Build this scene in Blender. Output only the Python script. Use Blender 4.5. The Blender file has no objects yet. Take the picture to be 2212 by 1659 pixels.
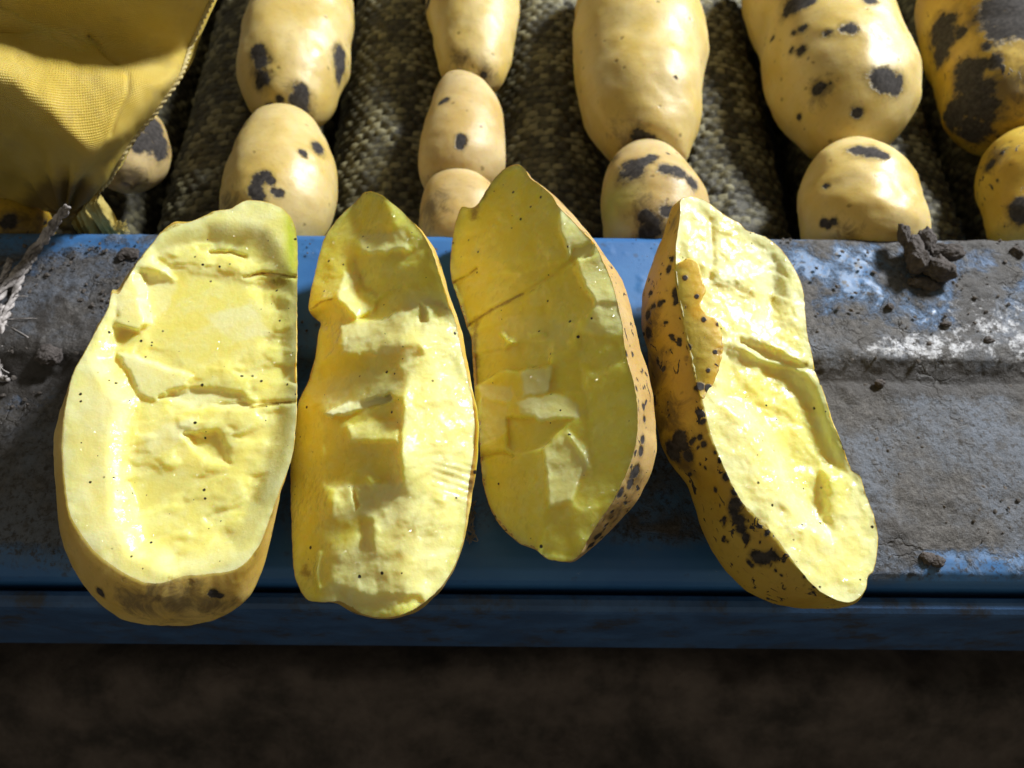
import bpy, math, random
import numpy as np
from mathutils import Vector, Matrix
from mathutils.geometry import delaunay_2d_cdt
from mathutils.bvhtree import BVHTree

random.seed(7)
rng = np.random.default_rng(11)
SC = bpy.context.scene
COL = SC.collection

# ------------------------------------------------------------------ camera
CAM_H, PITCH, ROLL = 0.20, 62.0, 0.45
FK, CX, CY = 1671.0, 1106.0, 829.5            # focal length and centre in survey units
cam_data = bpy.data.cameras.new('camera')
cam = bpy.data.objects.new('camera', cam_data); COL.objects.link(cam)
ROT = Matrix.Rotation(math.radians(90 - PITCH), 3, 'X') @ Matrix.Rotation(math.radians(ROLL), 3, 'Z')
cam.matrix_world = Matrix.Translation((0, 0, CAM_H)) @ ROT.to_4x4()
cam_data.sensor_width = 36.0
cam_data.lens = 36.0 * FK / 2212.0
cam_data.clip_start, cam_data.clip_end = 0.005, 50.0
cam_data.dof.use_dof = True
cam_data.dof.focus_distance = 0.185
cam_data.dof.aperture_fstop = 17.0
SC.camera = cam

# ------------------------------------------------------------------ light
world = bpy.data.worlds.new('World'); SC.world = world
world.use_nodes = True
bg = world.node_tree.nodes['Background']
bg.inputs[0].default_value = (1.0, 0.91, 0.70, 1); bg.inputs[1].default_value = 0.20

def lamp(name, loc, target, power, size, color):
    d = bpy.data.lights.new(name, 'AREA'); d.shape = 'DISK'; d.size = size
    d.energy = power; d.color = color
    o = bpy.data.objects.new(name, d); COL.objects.link(o)
    o.location = loc
    o.rotation_euler = (Vector(target) - Vector(loc)).to_track_quat('-Z', 'Y').to_euler()
    return o
LDIR = Vector((0.63, 0.55, 0.57)).normalized()
TGT = Vector((0.01, 0.13, 0.02))
lamp('shed_lamp', TGT + LDIR * 1.2, TGT, 28, 0.2, (0.985, 1.0, 0.985))

SC.view_settings.view_transform = 'Standard'
SC.view_settings.look = 'None'
SC.view_settings.exposure = 0.0
SC.view_settings.gamma = 1.0
SC.cycles.use_denoising = True
SC.cycles.max_bounces = 8

# ------------------------------------------------------------------ helpers
R3 = np.array(ROT)
C0 = np.array([0, 0, CAM_H])
def rays(K):
    K = np.asarray(K, float)
    d = np.stack([(K[..., 0] - CX) / FK, -(K[..., 1] - CY) / FK, -np.ones(K.shape[:-1])], -1)
    return d @ R3.T
def on_plane(K, p, n):
    d = rays(K); p = np.asarray(p, float); n = np.asarray(n, float)
    t = ((p - C0) @ n) / (d @ n)
    return C0 + d * t[..., None]
def on_z(K, z): return on_plane(K, (0, 0, z), (0, 0, 1))
def on_y(K, y): return on_plane(K, (0, y, 0), (0, 1, 0))
def to_k(P):
    q = (np.asarray(P) - C0) @ R3
    return np.stack([CX + FK * q[..., 0] / -q[..., 2], CY - FK * q[..., 1] / -q[..., 2]], -1)

def _hash(ix, iy, iz, seed):
    h = (ix * 374761393 + iy * 668265263 + iz * 2147483647 + seed * 974711) & 0xFFFFFFFF
    h = ((h ^ (h >> 13)) * 1274126177) & 0xFFFFFFFF
    h = ((h ^ (h >> 16)) * 2246822519) & 0xFFFFFFFF
    return ((h ^ (h >> 15)) & 0xFFFFFF) / float(0xFFFFFF)
def vnoise(P, seed=0):
    P = np.asarray(P, float)
    if P.shape[-1] == 2: P = np.concatenate([P, np.full(P.shape[:-1] + (1,), 0.37)], -1)
    i = np.floor(P).astype(np.int64); f = P - i; f = f * f * f * (f * (f * 6 - 15) + 10)
    r = 0
    for a in (0, 1):
        for b in (0, 1):
            for c in (0, 1):
                w = (f[..., 0] if a else 1 - f[..., 0]) * (f[..., 1] if b else 1 - f[..., 1]) * (f[..., 2] if c else 1 - f[..., 2])
                r = r + w * _hash(i[..., 0] + a, i[..., 1] + b, i[..., 2] + c, seed)
    return r * 2 - 1
def fbm(P, seed=0, oct=4, gain=0.5):
    P = np.asarray(P, float); r = 0; a = 1; t = 0
    for k in range(oct):
        r = r + a * vnoise(P * 2 ** k + 17.3 * k, seed + k); t += a; a *= gain
    return r / t
def sstep(a, b, x):
    t = np.clip((x - a) / (b - a), 0, 1); return t * t * (3 - 2 * t)

def catmull(P, n, closed=True):
    """n points at equal arc length on a smooth curve through P"""
    P = np.asarray(P, float); m = len(P); out = []
    segs = m if closed else m - 1
    for i in range(segs):
        if closed: a, b, c, d = P[i - 1], P[i], P[(i + 1) % m], P[(i + 2) % m]
        else: a, b, c, d = P[max(i - 1, 0)], P[i], P[i + 1], P[min(i + 2, m - 1)]
        t = np.linspace(0, 1, 12, endpoint=False)[:, None]
        T = 0.5
        m1 = T * (c - a); m2 = T * (d - b)
        L = np.linalg.norm(c - b)
        for mm in (m1, m2):
            l = np.linalg.norm(mm)
            if l > L: mm *= L / l
        out.append((2*t**3-3*t**2+1)*b + (t**3-2*t**2+t)*m1 + (-2*t**3+3*t**2)*c + (t**3-t**2)*m2)
    D = np.concatenate(out + ([P[:1]] if closed else [P[-1:]]))
    s = np.concatenate([[0], np.cumsum(np.linalg.norm(np.diff(D, axis=0), axis=1))])
    q = np.linspace(0, s[-1], n, endpoint=not closed)
    return np.stack([np.interp(q, s, D[:, k]) for k in range(D.shape[1])], -1)

def seg_dist(X, poly, closed=True):
    """distance of points X to polyline"""
    poly = np.asarray(poly, float); best = np.full(len(X), 1e18)
    m = len(poly)
    for i in range(m if closed else m - 1):
        a = poly[i]; b = poly[(i + 1) % m]; ab = b - a
        t = np.clip(((X - a) @ ab) / max(ab @ ab, 1e-12), 0, 1)
        d = ((X - a - t[:, None] * ab) ** 2).sum(1)
        best = np.minimum(best, d)
    return np.sqrt(best)
def inside(X, poly):
    poly = np.asarray(poly, float); r = np.zeros(len(X), bool); j = len(poly) - 1
    for i in range(len(poly)):
        yi, yj = poly[i, 1], poly[j, 1]
        c = ((yi > X[:, 1]) != (yj > X[:, 1]))
        if yi != yj:
            r ^= c & (X[:, 0] < (poly[j, 0] - poly[i, 0]) * (X[:, 1] - yi) / (yj - yi) + poly[i, 0])
        j = i
    return r
def sdist(X, poly):
    d = seg_dist(X, poly); return np.where(inside(X, poly), d, -d)

def mesh(name, V, F, mat=None, parent=None, smooth=True, attrs=None, uv=None):
    me = bpy.data.meshes.new(name)
    V = np.asarray(V, float)
    me.from_pydata(V.tolist(), [], F.tolist() if isinstance(F, np.ndarray) else F)
    if smooth: me.polygons.foreach_set('use_smooth', np.ones(len(me.polygons), bool))
    for k, a in (attrs or {}).items():
        at = me.attributes.new(k, 'FLOAT', 'POINT'); at.data.foreach_set('value', np.asarray(a, np.float32))
    if uv is not None:
        lay = me.uv_layers.new(name='UVMap')
        li = np.empty(len(me.loops), np.int32); me.loops.foreach_get('vertex_index', li)
        lay.data.foreach_set('uv', np.asarray(uv, np.float32)[li].ravel())
    if mat: me.materials.append(mat)
    me.update()
    o = bpy.data.objects.new(name, me); COL.objects.link(o)
    if parent:
        o.parent = parent
        o.matrix_parent_inverse = Matrix.Translation(parent.location).inverted()
    return o
def tag(o, label=None, cat=None, group=None, kind=None):
    if label: o['label'] = label
    if cat: o['category'] = cat
    if group: o['group'] = group
    if kind: o['kind'] = kind
    return o
def thing(name, loc, label, cat, group=None):
    o = bpy.data.objects.new(name, None); COL.objects.link(o); o.location = loc
    o.empty_display_size = 0.01
    return tag(o, label, cat, group)
def grid_faces(nu, nv, close_u=False, off=0):
    """vertex index = v*nu + u"""
    u = np.arange(nu if close_u else nu - 1); v = np.arange(nv - 1)
    U, W = np.meshgrid(u, v)
    U2 = (U + 1) % nu
    return (np.stack([W*nu+U, W*nu+U2, (W+1)*nu+U2, (W+1)*nu+U], -1).reshape(-1, 4) + off)
def tube(path, rad, n=8, twist=0):
    P = np.asarray(path, float); m = len(P)
    rad = np.broadcast_to(np.asarray(rad, float), (m,))
    T = np.gradient(P, axis=0); T /= np.linalg.norm(T, axis=1)[:, None] + 1e-12
    up = np.array([0.3, 0.2, 0.93]); A = np.cross(T, up); A /= np.linalg.norm(A, axis=1)[:, None] + 1e-12
    B = np.cross(T, A)
    a = np.linspace(0, 2*np.pi, n, endpoint=False)
    V = P[:, None] + rad[:, None, None] * (np.cos(a)[None, :, None] * A[:, None] + np.sin(a)[None, :, None] * B[:, None])
    F = grid_faces(n, m, True).tolist()
    F.append(list(range(n))[::-1]); F.append(list(range((m-1)*n, m*n)))
    return V.reshape(-1, 3), F
def join(parts):
    V, F, o = [], [], 0
    for v, f in parts:
        V.append(np.asarray(v)); F += [[i + o for i in q] for q in (f.tolist() if isinstance(f, np.ndarray) else f)]; o += len(v)
    return np.concatenate(V), F

# ------------------------------------------------------------------ materials
class NT:
    def __init__(s, name):
        s.m = bpy.data.materials.new(name); s.m.use_nodes = True
        s.t = s.m.node_tree; s.bsdf = s.t.nodes['Principled BSDF']
    def link(s, a, b): s.t.links.new(a, b)
    def put(s, sock, v):
        if isinstance(v, bpy.types.NodeSocket): s.link(v, sock)
        elif isinstance(v, (tuple, list)) and len(v) == 3 and sock.type == 'RGBA': sock.default_value = (*v, 1)
        else: sock.default_value = v
    def pr(s, **k):
        for a, v in k.items(): s.put(s.bsdf.inputs[a.replace('_', ' ')], v)
    def co(s, scale=(1, 1, 1), which='Object'):
        tc = s.t.nodes.new('ShaderNodeTexCoord'); mp = s.t.nodes.new('ShaderNodeMapping')
        mp.inputs['Scale'].default_value = scale; s.link(tc.outputs[which], mp.inputs['Vector']); return mp.outputs[0]
    def noise(s, scale, detail=4, rough=0.55, vec=None, dist=0.0, out=0):
        n = s.t.nodes.new('ShaderNodeTexNoise'); n.inputs['Scale'].default_value = scale
        n.inputs['Detail'].default_value = detail; n.inputs['Roughness'].default_value = rough
        n.inputs['Distortion'].default_value = dist
        s.link(vec if vec is not None else s.co(), n.inputs['Vector']); return n.outputs[out]
    def voro(s, scale, vec=None, feature='F1', rand=1.0):
        n = s.t.nodes.new('ShaderNodeTexVoronoi'); n.feature = feature
        n.inputs['Scale'].default_value = scale; n.inputs['Randomness'].default_value = rand
        s.link(vec if vec is not None else s.co(), n.inputs['Vector']); return n
    def ramp(s, x, a, b, va=0.0, vb=1.0, smooth=True):
        n = s.t.nodes.new('ShaderNodeMapRange'); n.interpolation_type = 'SMOOTHSTEP' if smooth else 'LINEAR'
        s.put(n.inputs[0], x)
        for k, v in zip((1, 2, 3, 4), (a, b, va, vb)): s.put(n.inputs[k], v)
        return n.outputs[0]
    def math(s, op, a, b=0.0, clamp=False):
        n = s.t.nodes.new('ShaderNodeMath'); n.operation = op; n.use_clamp = clamp
        s.put(n.inputs[0], a); s.put(n.inputs[1], b); return n.outputs[0]
    def mix(s, f, a, b):
        n = s.t.nodes.new('ShaderNodeMix'); n.data_type = 'RGBA'
        s.put(n.inputs[0], f); s.put(n.inputs[6], a); s.put(n.inputs[7], b); return n.outputs[2]
    def attr(s, name):
        n = s.t.nodes.new('ShaderNodeAttribute'); n.attribute_name = name; return n.outputs['Fac']
    def bump(s, h, strength, dist, nrm=None):
        n = s.t.nodes.new('ShaderNodeBump'); n.inputs['Strength'].default_value = strength
        n.inputs['Distance'].default_value = dist; s.put(n.inputs['Height'], h)
        if nrm is not None: s.link(nrm, n.inputs['Normal'])
        return n.outputs[0]

def mat_flesh():
    n = NT('potato_flesh')
    a = n.noise(60, 5, 0.6); b = n.noise(260, 4, 0.6)
    c = n.mix(n.ramp(a, 0.35, 0.7), (0.87, 0.735, 0.05), (0.87, 0.785, 0.11))
    c = n.mix(n.ramp(b, 0.45, 0.75, 0, 0.35), c, (0.88, 0.85, 0.32))
    c = n.mix(n.math('MULTIPLY', n.attr('green'), 0.85), c, (0.50, 0.62, 0.07))
    c = n.mix(n.math('MULTIPLY', n.attr('rind'), 0.6), c, (0.88, 0.74, 0.12))
    st = n.ramp(n.math('ADD', n.attr('stain'), n.math('MULTIPLY', n.math('SUBTRACT', n.noise(420, 5, 0.7), 0.5), 1.3)), 0.15, 0.8, 0, 0.85)
    c = n.mix(st, c, (0.33, 0.20, 0.045))
    m0 = n.math('ADD', n.math('MULTIPLY', n.attr('green'), 1.2), n.math('MULTIPLY', st, 1.4), True)
    # specks of soil
    for sc, rad, keep in ((420, 0.15, 0.66), (230, 0.10, 0.72)):
        v = n.voro(sc, n.co())
        d = n.math('ADD', v.outputs['Distance'], n.math('MULTIPLY', n.math('SUBTRACT', n.noise(2600, 2), 0.5), 0.09))
        sep = n.t.nodes.new('ShaderNodeSeparateColor'); n.link(v.outputs['Color'], sep.inputs[0])
        d = n.math('DIVIDE', d, n.ramp(sep.outputs[2], 0.0, 1.0, 0.45, 1.25))
        m = n.math('MULTIPLY', n.ramp(d, rad * 0.65, rad * 1.25, 1, 0), n.math('GREATER_THAN', sep.outputs[0], keep))
        m = n.math('MULTIPLY', m, n.math('GREATER_THAN', n.math('MULTIPLY', n.attr('speck'), n.ramp(n.noise(55, 3), 0.35, 0.6, 0.2, 1.7)), sep.outputs[1]))
        c = n.mix(m, c, (0.025, 0.018, 0.012)); m0 = n.math('MAXIMUM', m0, m)
    n.pr(Base_Color=c, Roughness=n.ramp(n.noise(220, 4), 0.3, 0.7, 0.18, 0.40), IOR=1.38)
    n.pr(Subsurface_Weight=1.0, Subsurface_Scale=0.0072)
    n.bsdf.inputs['Subsurface Radius'].default_value = (1.0, 0.66, 0.05)
    h = n.math('ADD', n.noise(520, 3, 0.55), n.math('MULTIPLY', n.noise(1500, 1, 0.5), 0.3))
    nb = n.bump(h, 0.30, 0.00040)
    n.pr(Normal=nb, Specular_IOR_Level=0.6)
    # beads of juice: small glints
    dv = n.voro(480, n.co()); drop = n.ramp(dv.outputs['Distance'], 0.05, 0.5, 1, 0)
    wet = n.math('ADD', n.math('MULTIPLY', drop, n.ramp(n.noise(120, 4, 0.65), 0.45, 0.53, 0, 1.0)), n.math('MULTIPLY', n.noise(420, 3, 0.5), 0.7))
    wet0 = n.math('ADD', n.noise(1500, 2, 0.5), n.math('MULTIPLY', n.noise(420, 3, 0.5), 0.9))
    n.pr(Coat_Weight=n.ramp(n.noise(120, 4, 0.65), 0.44, 0.56, 0.15, 1.0), Coat_Roughness=0.11, Coat_IOR=1.5, Coat_Normal=n.bump(wet, 1.0, 0.0013))
    # pale layer on the cut: torn flesh, and lit areas painted paler
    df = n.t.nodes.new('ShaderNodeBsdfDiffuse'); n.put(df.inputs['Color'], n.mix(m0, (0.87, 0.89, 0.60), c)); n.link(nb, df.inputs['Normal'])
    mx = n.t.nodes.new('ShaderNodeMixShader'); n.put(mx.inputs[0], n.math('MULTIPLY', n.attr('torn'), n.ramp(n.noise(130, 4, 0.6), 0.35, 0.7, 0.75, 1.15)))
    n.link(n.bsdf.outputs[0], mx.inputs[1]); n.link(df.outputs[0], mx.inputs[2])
    n.link(mx.outputs[0], n.t.nodes['Material Output'].inputs['Surface'])
    return n.m

def mat_skin(name, base, deep, fleck=0.5, dots=0.5, gloss=0.42):
    n = NT(name)
    a = n.noise(45, 5, 0.6); b = n.noise(500, 4, 0.7)
    c = n.mix(n.ramp(a, 0.3, 0.7), deep, base)
    c = n.mix(n.ramp(b, 0.5, 0.85, 0, 0.45), c, tuple(x * 0.55 for x in deep))
    c = n.mix(n.math('MULTIPLY', n.attr('green'), 0.8), c, (0.30, 0.33, 0.05))
    v = n.voro(150, n.co())
    sep = n.t.nodes.new('ShaderNodeSeparateColor'); n.link(v.outputs['Color'], sep.inputs[0])
    dd = n.math('ADD', v.outputs['Distance'], n.math('MULTIPLY', n.math('SUBTRACT', n.noise(1100, 2), 0.5), 0.2))
    lent = n.math('MULTIPLY', n.ramp(dd, 0.05, 0.16, 1, 0), n.math('LESS_THAN', sep.outputs[0], dots))
    c = n.mix(n.math('MULTIPLY', lent, 0.75), c, tuple(x * 0.32 for x in deep))
    # film of soil
    film = n.ramp(n.math('ADD', n.attr('film'), n.math('MULTIPLY', n.math('SUBTRACT', n.noise(160, 7, 0.72, None, 1.0), 0.5), 1.5)), 0.35, 0.85, 0, 0.8)
    c = n.mix(film, c, (0.10, 0.065, 0.028))
    # small flecks
    fl = n.noise(420, 4, 0.6, n.co((1.0, 0.5, 1.0)), 0.8)
    fm = n.ramp(n.math('ADD', fl, n.math('MULTIPLY', n.noise(60, 2), 0.22)), 0.83 - 0.075 * fleck, 0.87 - 0.075 * fleck)
    # adhering soil patches
    dn = n.math('ADD', n.math('MULTIPLY', n.math('SUBTRACT', n.noise(230, 6, 0.7), 0.5), 1.3), n.attr('dirt'))
    dm = n.ramp(dn, 0.02, 0.30)
    m = n.math('MAXIMUM', dm, fm)
    c = n.mix(n.ramp(dn, -0.34, 0.16, 0, 0.6), c, tuple(x * 0.42 for x in deep))
    soil = n.mix(n.ramp(n.noise(700, 5), 0.3, 0.7), (0.016, 0.013, 0.012), (0.05, 0.043, 0.041))
    c = n.mix(m, c, soil)
    n.pr(Base_Color=c, Roughness=n.math('MAXIMUM', n.ramp(n.noise(90, 4), 0.3, 0.7, gloss - 0.06, gloss + 0.1), n.math('MULTIPLY', m, 0.9)))
    n.pr(Subsurface_Weight=n.math('SUBTRACT', 0.6, n.math('MULTIPLY', m, 0.6)), Subsurface_Scale=0.005)
    n.bsdf.inputs['Subsurface Radius'].default_value = (1.0, 0.55, 0.06)
    h = n.math('ADD', n.math('MULTIPLY', m, 0.9), n.math('ADD', n.math('MULTIPLY', n.noise(450, 5, 0.65), 0.35), n.math('MULTIPLY', lent, -0.25)))
    n.pr(Normal=n.bump(h, 0.6, 0.0006), Specular_IOR_Level=0.5)
    return n.m

def mat_rail():
    n = NT('dusty_blue_paint')
    dust = n.math('ADD', n.attr('dust'), n.math('MULTIPLY', n.math('SUBTRACT', n.noise(95, 8, 0.68, None, 0.4), 0.5), 1.5))
    m = n.ramp(dust, 0.36, 0.72)
    thin = n.ramp(dust, 0.08, 0.5, 0, 0.55)
    blue = n.mix(n.ramp(n.noise(30, 3), 0.35, 0.65), (0.024, 0.12, 0.34), (0.04, 0.16, 0.40))
    g = n.mix(n.ramp(n.noise(420, 6, 0.7), 0.3, 0.7), (0.038, 0.034, 0.032), (0.115, 0.107, 0.104))
    g = n.mix(n.ramp(n.noise(24, 7, 0.68), 0.42, 0.62, 0, 0.85), g, (0.12, 0.145, 0.195))
    g = n.mix(n.ramp(n.noise(130, 6, 0.7), 0.56, 0.68, 0, 0.8), g, (0.05, 0.044, 0.04))
    g = n.mix(n.ramp(n.math('ADD', n.attr('mud'), n.math('MULTIPLY', n.math('SUBTRACT', n.noise(170, 8, 0.72), 0.5), 1.9)), 0.35, 0.75, 0, 0.85), g, (0.042, 0.036, 0.033))
    vw = n.t.nodes.new('ShaderNodeVectorMath'); vw.operation = 'ADD'
    n.link(n.co(), vw.inputs[0]); nz = n.noise(90, 4, 0.6, None, 0, 1); sc_ = n.t.nodes.new('ShaderNodeVectorMath'); sc_.operation = 'SCALE'; sc_.inputs['Scale'].default_value = 0.012
    n.link(nz, sc_.inputs[0]); n.link(sc_.outputs[0], vw.inputs[1])
    ck = n.voro(135, vw.outputs[0], 'DISTANCE_TO_EDGE').outputs['Distance']
    crack = n.math('MULTIPLY', n.ramp(ck, 0.0, 0.07, 1, 0), n.ramp(n.noise(45, 4), 0.54, 0.66))
    g = n.mix(n.math('MULTIPLY', crack, 0.4), g, (0.022, 0.019, 0.018))
    c = n.mix(thin, blue, (0.085, 0.135, 0.21))
    c = n.mix(m, c, g)
    worn_glare = n.ramp(n.math('ADD', n.attr('worn_glare'), n.math('MULTIPLY', n.math('SUBTRACT', n.noise(240, 8, 0.78), 0.5), 2.6)), 0.35, 0.75)
    c = n.mix(worn_glare, c, (0.60, 0.61, 0.66))  # bare worn paint, with white glare painted into the colour
    v = n.voro(170, n.co())
    sep = n.t.nodes.new('ShaderNodeSeparateColor'); n.link(v.outputs['Color'], sep.inputs[0])
    d = n.math('ADD', v.outputs['Distance'], n.math('MULTIPLY', n.math('SUBTRACT', n.noise(900, 3), 0.5), 0.35))
    c = n.mix(n.math('MULTIPLY', n.ramp(n.noise(620, 5, 0.75), 0.50, 0.62, 0, 0.85), n.ramp(n.attr('dust'), 0.1, 0.5)), c, (0.032, 0.028, 0.026))
    sp = n.math('MULTIPLY', n.ramp(d, 0.07, 0.2, 1, 0), n.math('GREATER_THAN', sep.outputs[0], 0.62))
    c = n.mix(n.math('MULTIPLY', sp, n.ramp(n.attr('dust'), 0.0, 0.4, 0.4, 1)), c, (0.03, 0.026, 0.024))
    n.pr(Base_Color=c, Roughness=n.math('SUBTRACT', n.ramp(m, 0, 1, 0.52, 0.62), n.math('MULTIPLY', worn_glare, 0.36)))
    h = n.math('ADD', n.math('MULTIPLY', m, 0.8), n.math('MULTIPLY', n.math('MULTIPLY', n.noise(650, 6, 0.7), n.ramp(m, 0, 1, 0.08, 1)), 1.6))
    h = n.math('SUBTRACT', h, n.math('MULTIPLY', crack, n.math('MULTIPLY', m, 0.8)))
    n.pr(Normal=n.bump(h, 0.65, 0.0008))
    return n.m

def mat_soil(name, a, b, sc=600):
    n = NT(name)
    n.pr(Base_Color=n.mix(n.ramp(n.noise(sc, 6, 0.7), 0.3, 0.7), a, b), Roughness=0.92)
    n.pr(Normal=n.bump(n.noise(sc * 1.6, 6, 0.7), 0.8, 0.0006)); return n.m
def mat_roller():
    n = NT('knobbly_sleeve')
    c = n.mix(n.ramp(n.noise(170, 5, 0.6), 0.3, 0.72), (0.034, 0.030, 0.013), (0.13, 0.117, 0.06))
    c = n.mix(n.ramp(n.noise(340, 3, 0.6), 0.6, 0.75, 0, 0.7), c, (0.24, 0.225, 0.16))
    c = n.mix(n.ramp(n.attr('knob_lit'), 0.55, 0.95, 0, 0.8), c, (0.25, 0.23, 0.13))  # lit flecks put into the colour, random per knob
    c = n.mix(n.ramp(n.attr('knob_lit'), 0.45, 0.1, 0, 0.7), c, (0.028, 0.024, 0.012))
    c = n.mix(n.attr('pit'), c, (0.012, 0.011, 0.008))
    n.pr(Base_Color=c, Roughness=0.62)
    n.pr(Normal=n.bump(n.noise(1100, 4, 0.65), 0.6, 0.0006)); return n.m
def mat_sack():
    n = NT('yellow_weave')
    uv = n.co((1, 1, 1), 'UV')
    w = []
    for d in ('X', 'Y'):
        t = n.t.nodes.new('ShaderNodeTexWave'); t.bands_direction = d; t.inputs['Scale'].default_value = 150 if d == 'X' else 120
        t.inputs['Distortion'].default_value = 1.2; t.inputs['Detail'].default_value = 2; t.inputs['Detail Scale'].default_value = 3
        n.link(uv, t.inputs['Vector']); w.append(t.outputs['Fac'])
    wv = n.math('MULTIPLY', w[0], w[1])
    c = n.mix(n.ramp(n.noise(60, 5, 0.6), 0.3, 0.75), (0.72, 0.53, 0.08), (0.80, 0.64, 0.18))
    c = n.mix(n.ramp(n.noise(110, 6, 0.7), 0.52, 0.8, 0, 0.6), c, (0.40, 0.31, 0.16))
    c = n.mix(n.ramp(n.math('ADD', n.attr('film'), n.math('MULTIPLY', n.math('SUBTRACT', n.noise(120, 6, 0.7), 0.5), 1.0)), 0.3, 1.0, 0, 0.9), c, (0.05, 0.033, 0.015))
    c = n.mix(n.ramp(wv, 0.0, 0.45, 0.4, 0), c, (0.42, 0.26, 0.02))
    n.pr(Base_Color=c, Roughness=0.5)
    n.pr(Normal=n.bump(n.math('ADD', wv, n.math('MULTIPLY', n.noise(500, 4), 0.5)), 0.7, 0.0005))
    n.pr(Subsurface_Weight=0.25, Subsurface_Scale=0.003); n.bsdf.inputs['Subsurface Radius'].default_value = (1, 0.6, 0.05)
    return n.m
def mat_plain(name, a, b, sc=200, rough=0.7, bump=0.0006):
    n = NT(name)
    n.pr(Base_Color=n.mix(n.ramp(n.noise(sc, 5, 0.65), 0.3, 0.7), a, b), Roughness=rough)
    n.pr(Normal=n.bump(n.noise(sc * 2.5, 5, 0.65), 0.6, bump)); return n.m

M_FLESH = mat_flesh()
M_SKIN = mat_skin('clean_skin', (0.59, 0.46, 0.235), (0.52, 0.36, 0.12), 0.0, 0.5, 0.44)
M_SKIN_CUT = mat_skin('yellow_tan_skin', (0.66, 0.48, 0.15), (0.58, 0.38, 0.06), 0.1, 0.5, 0.46)
M_SKIN_WASHED = mat_skin('pale_washed_skin', (0.63, 0.505, 0.235), (0.57, 0.41, 0.105), -0.5, 0.6, 0.42)
M_SKIN_DIRTY = mat_skin('flecked_skin', (0.58, 0.41, 0.06), (0.48, 0.30, 0.03), 1.25, 0.6, 0.46)
M_SKIN_RUSSET = mat_skin('russet_skin', (0.54, 0.38, 0.16), (0.46, 0.29, 0.09), 1.1, 0.6, 0.5)
M_RAIL = mat_rail()
M_CLOD = mat_soil('grey_soil', (0.045, 0.038, 0.036), (0.11, 0.095, 0.092))
M_CRUMB = mat_soil('dark_soil', (0.04, 0.034, 0.03), (0.15, 0.13, 0.12), 400)
M_ROLLER = mat_roller()
M_SACK = mat_sack()

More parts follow.
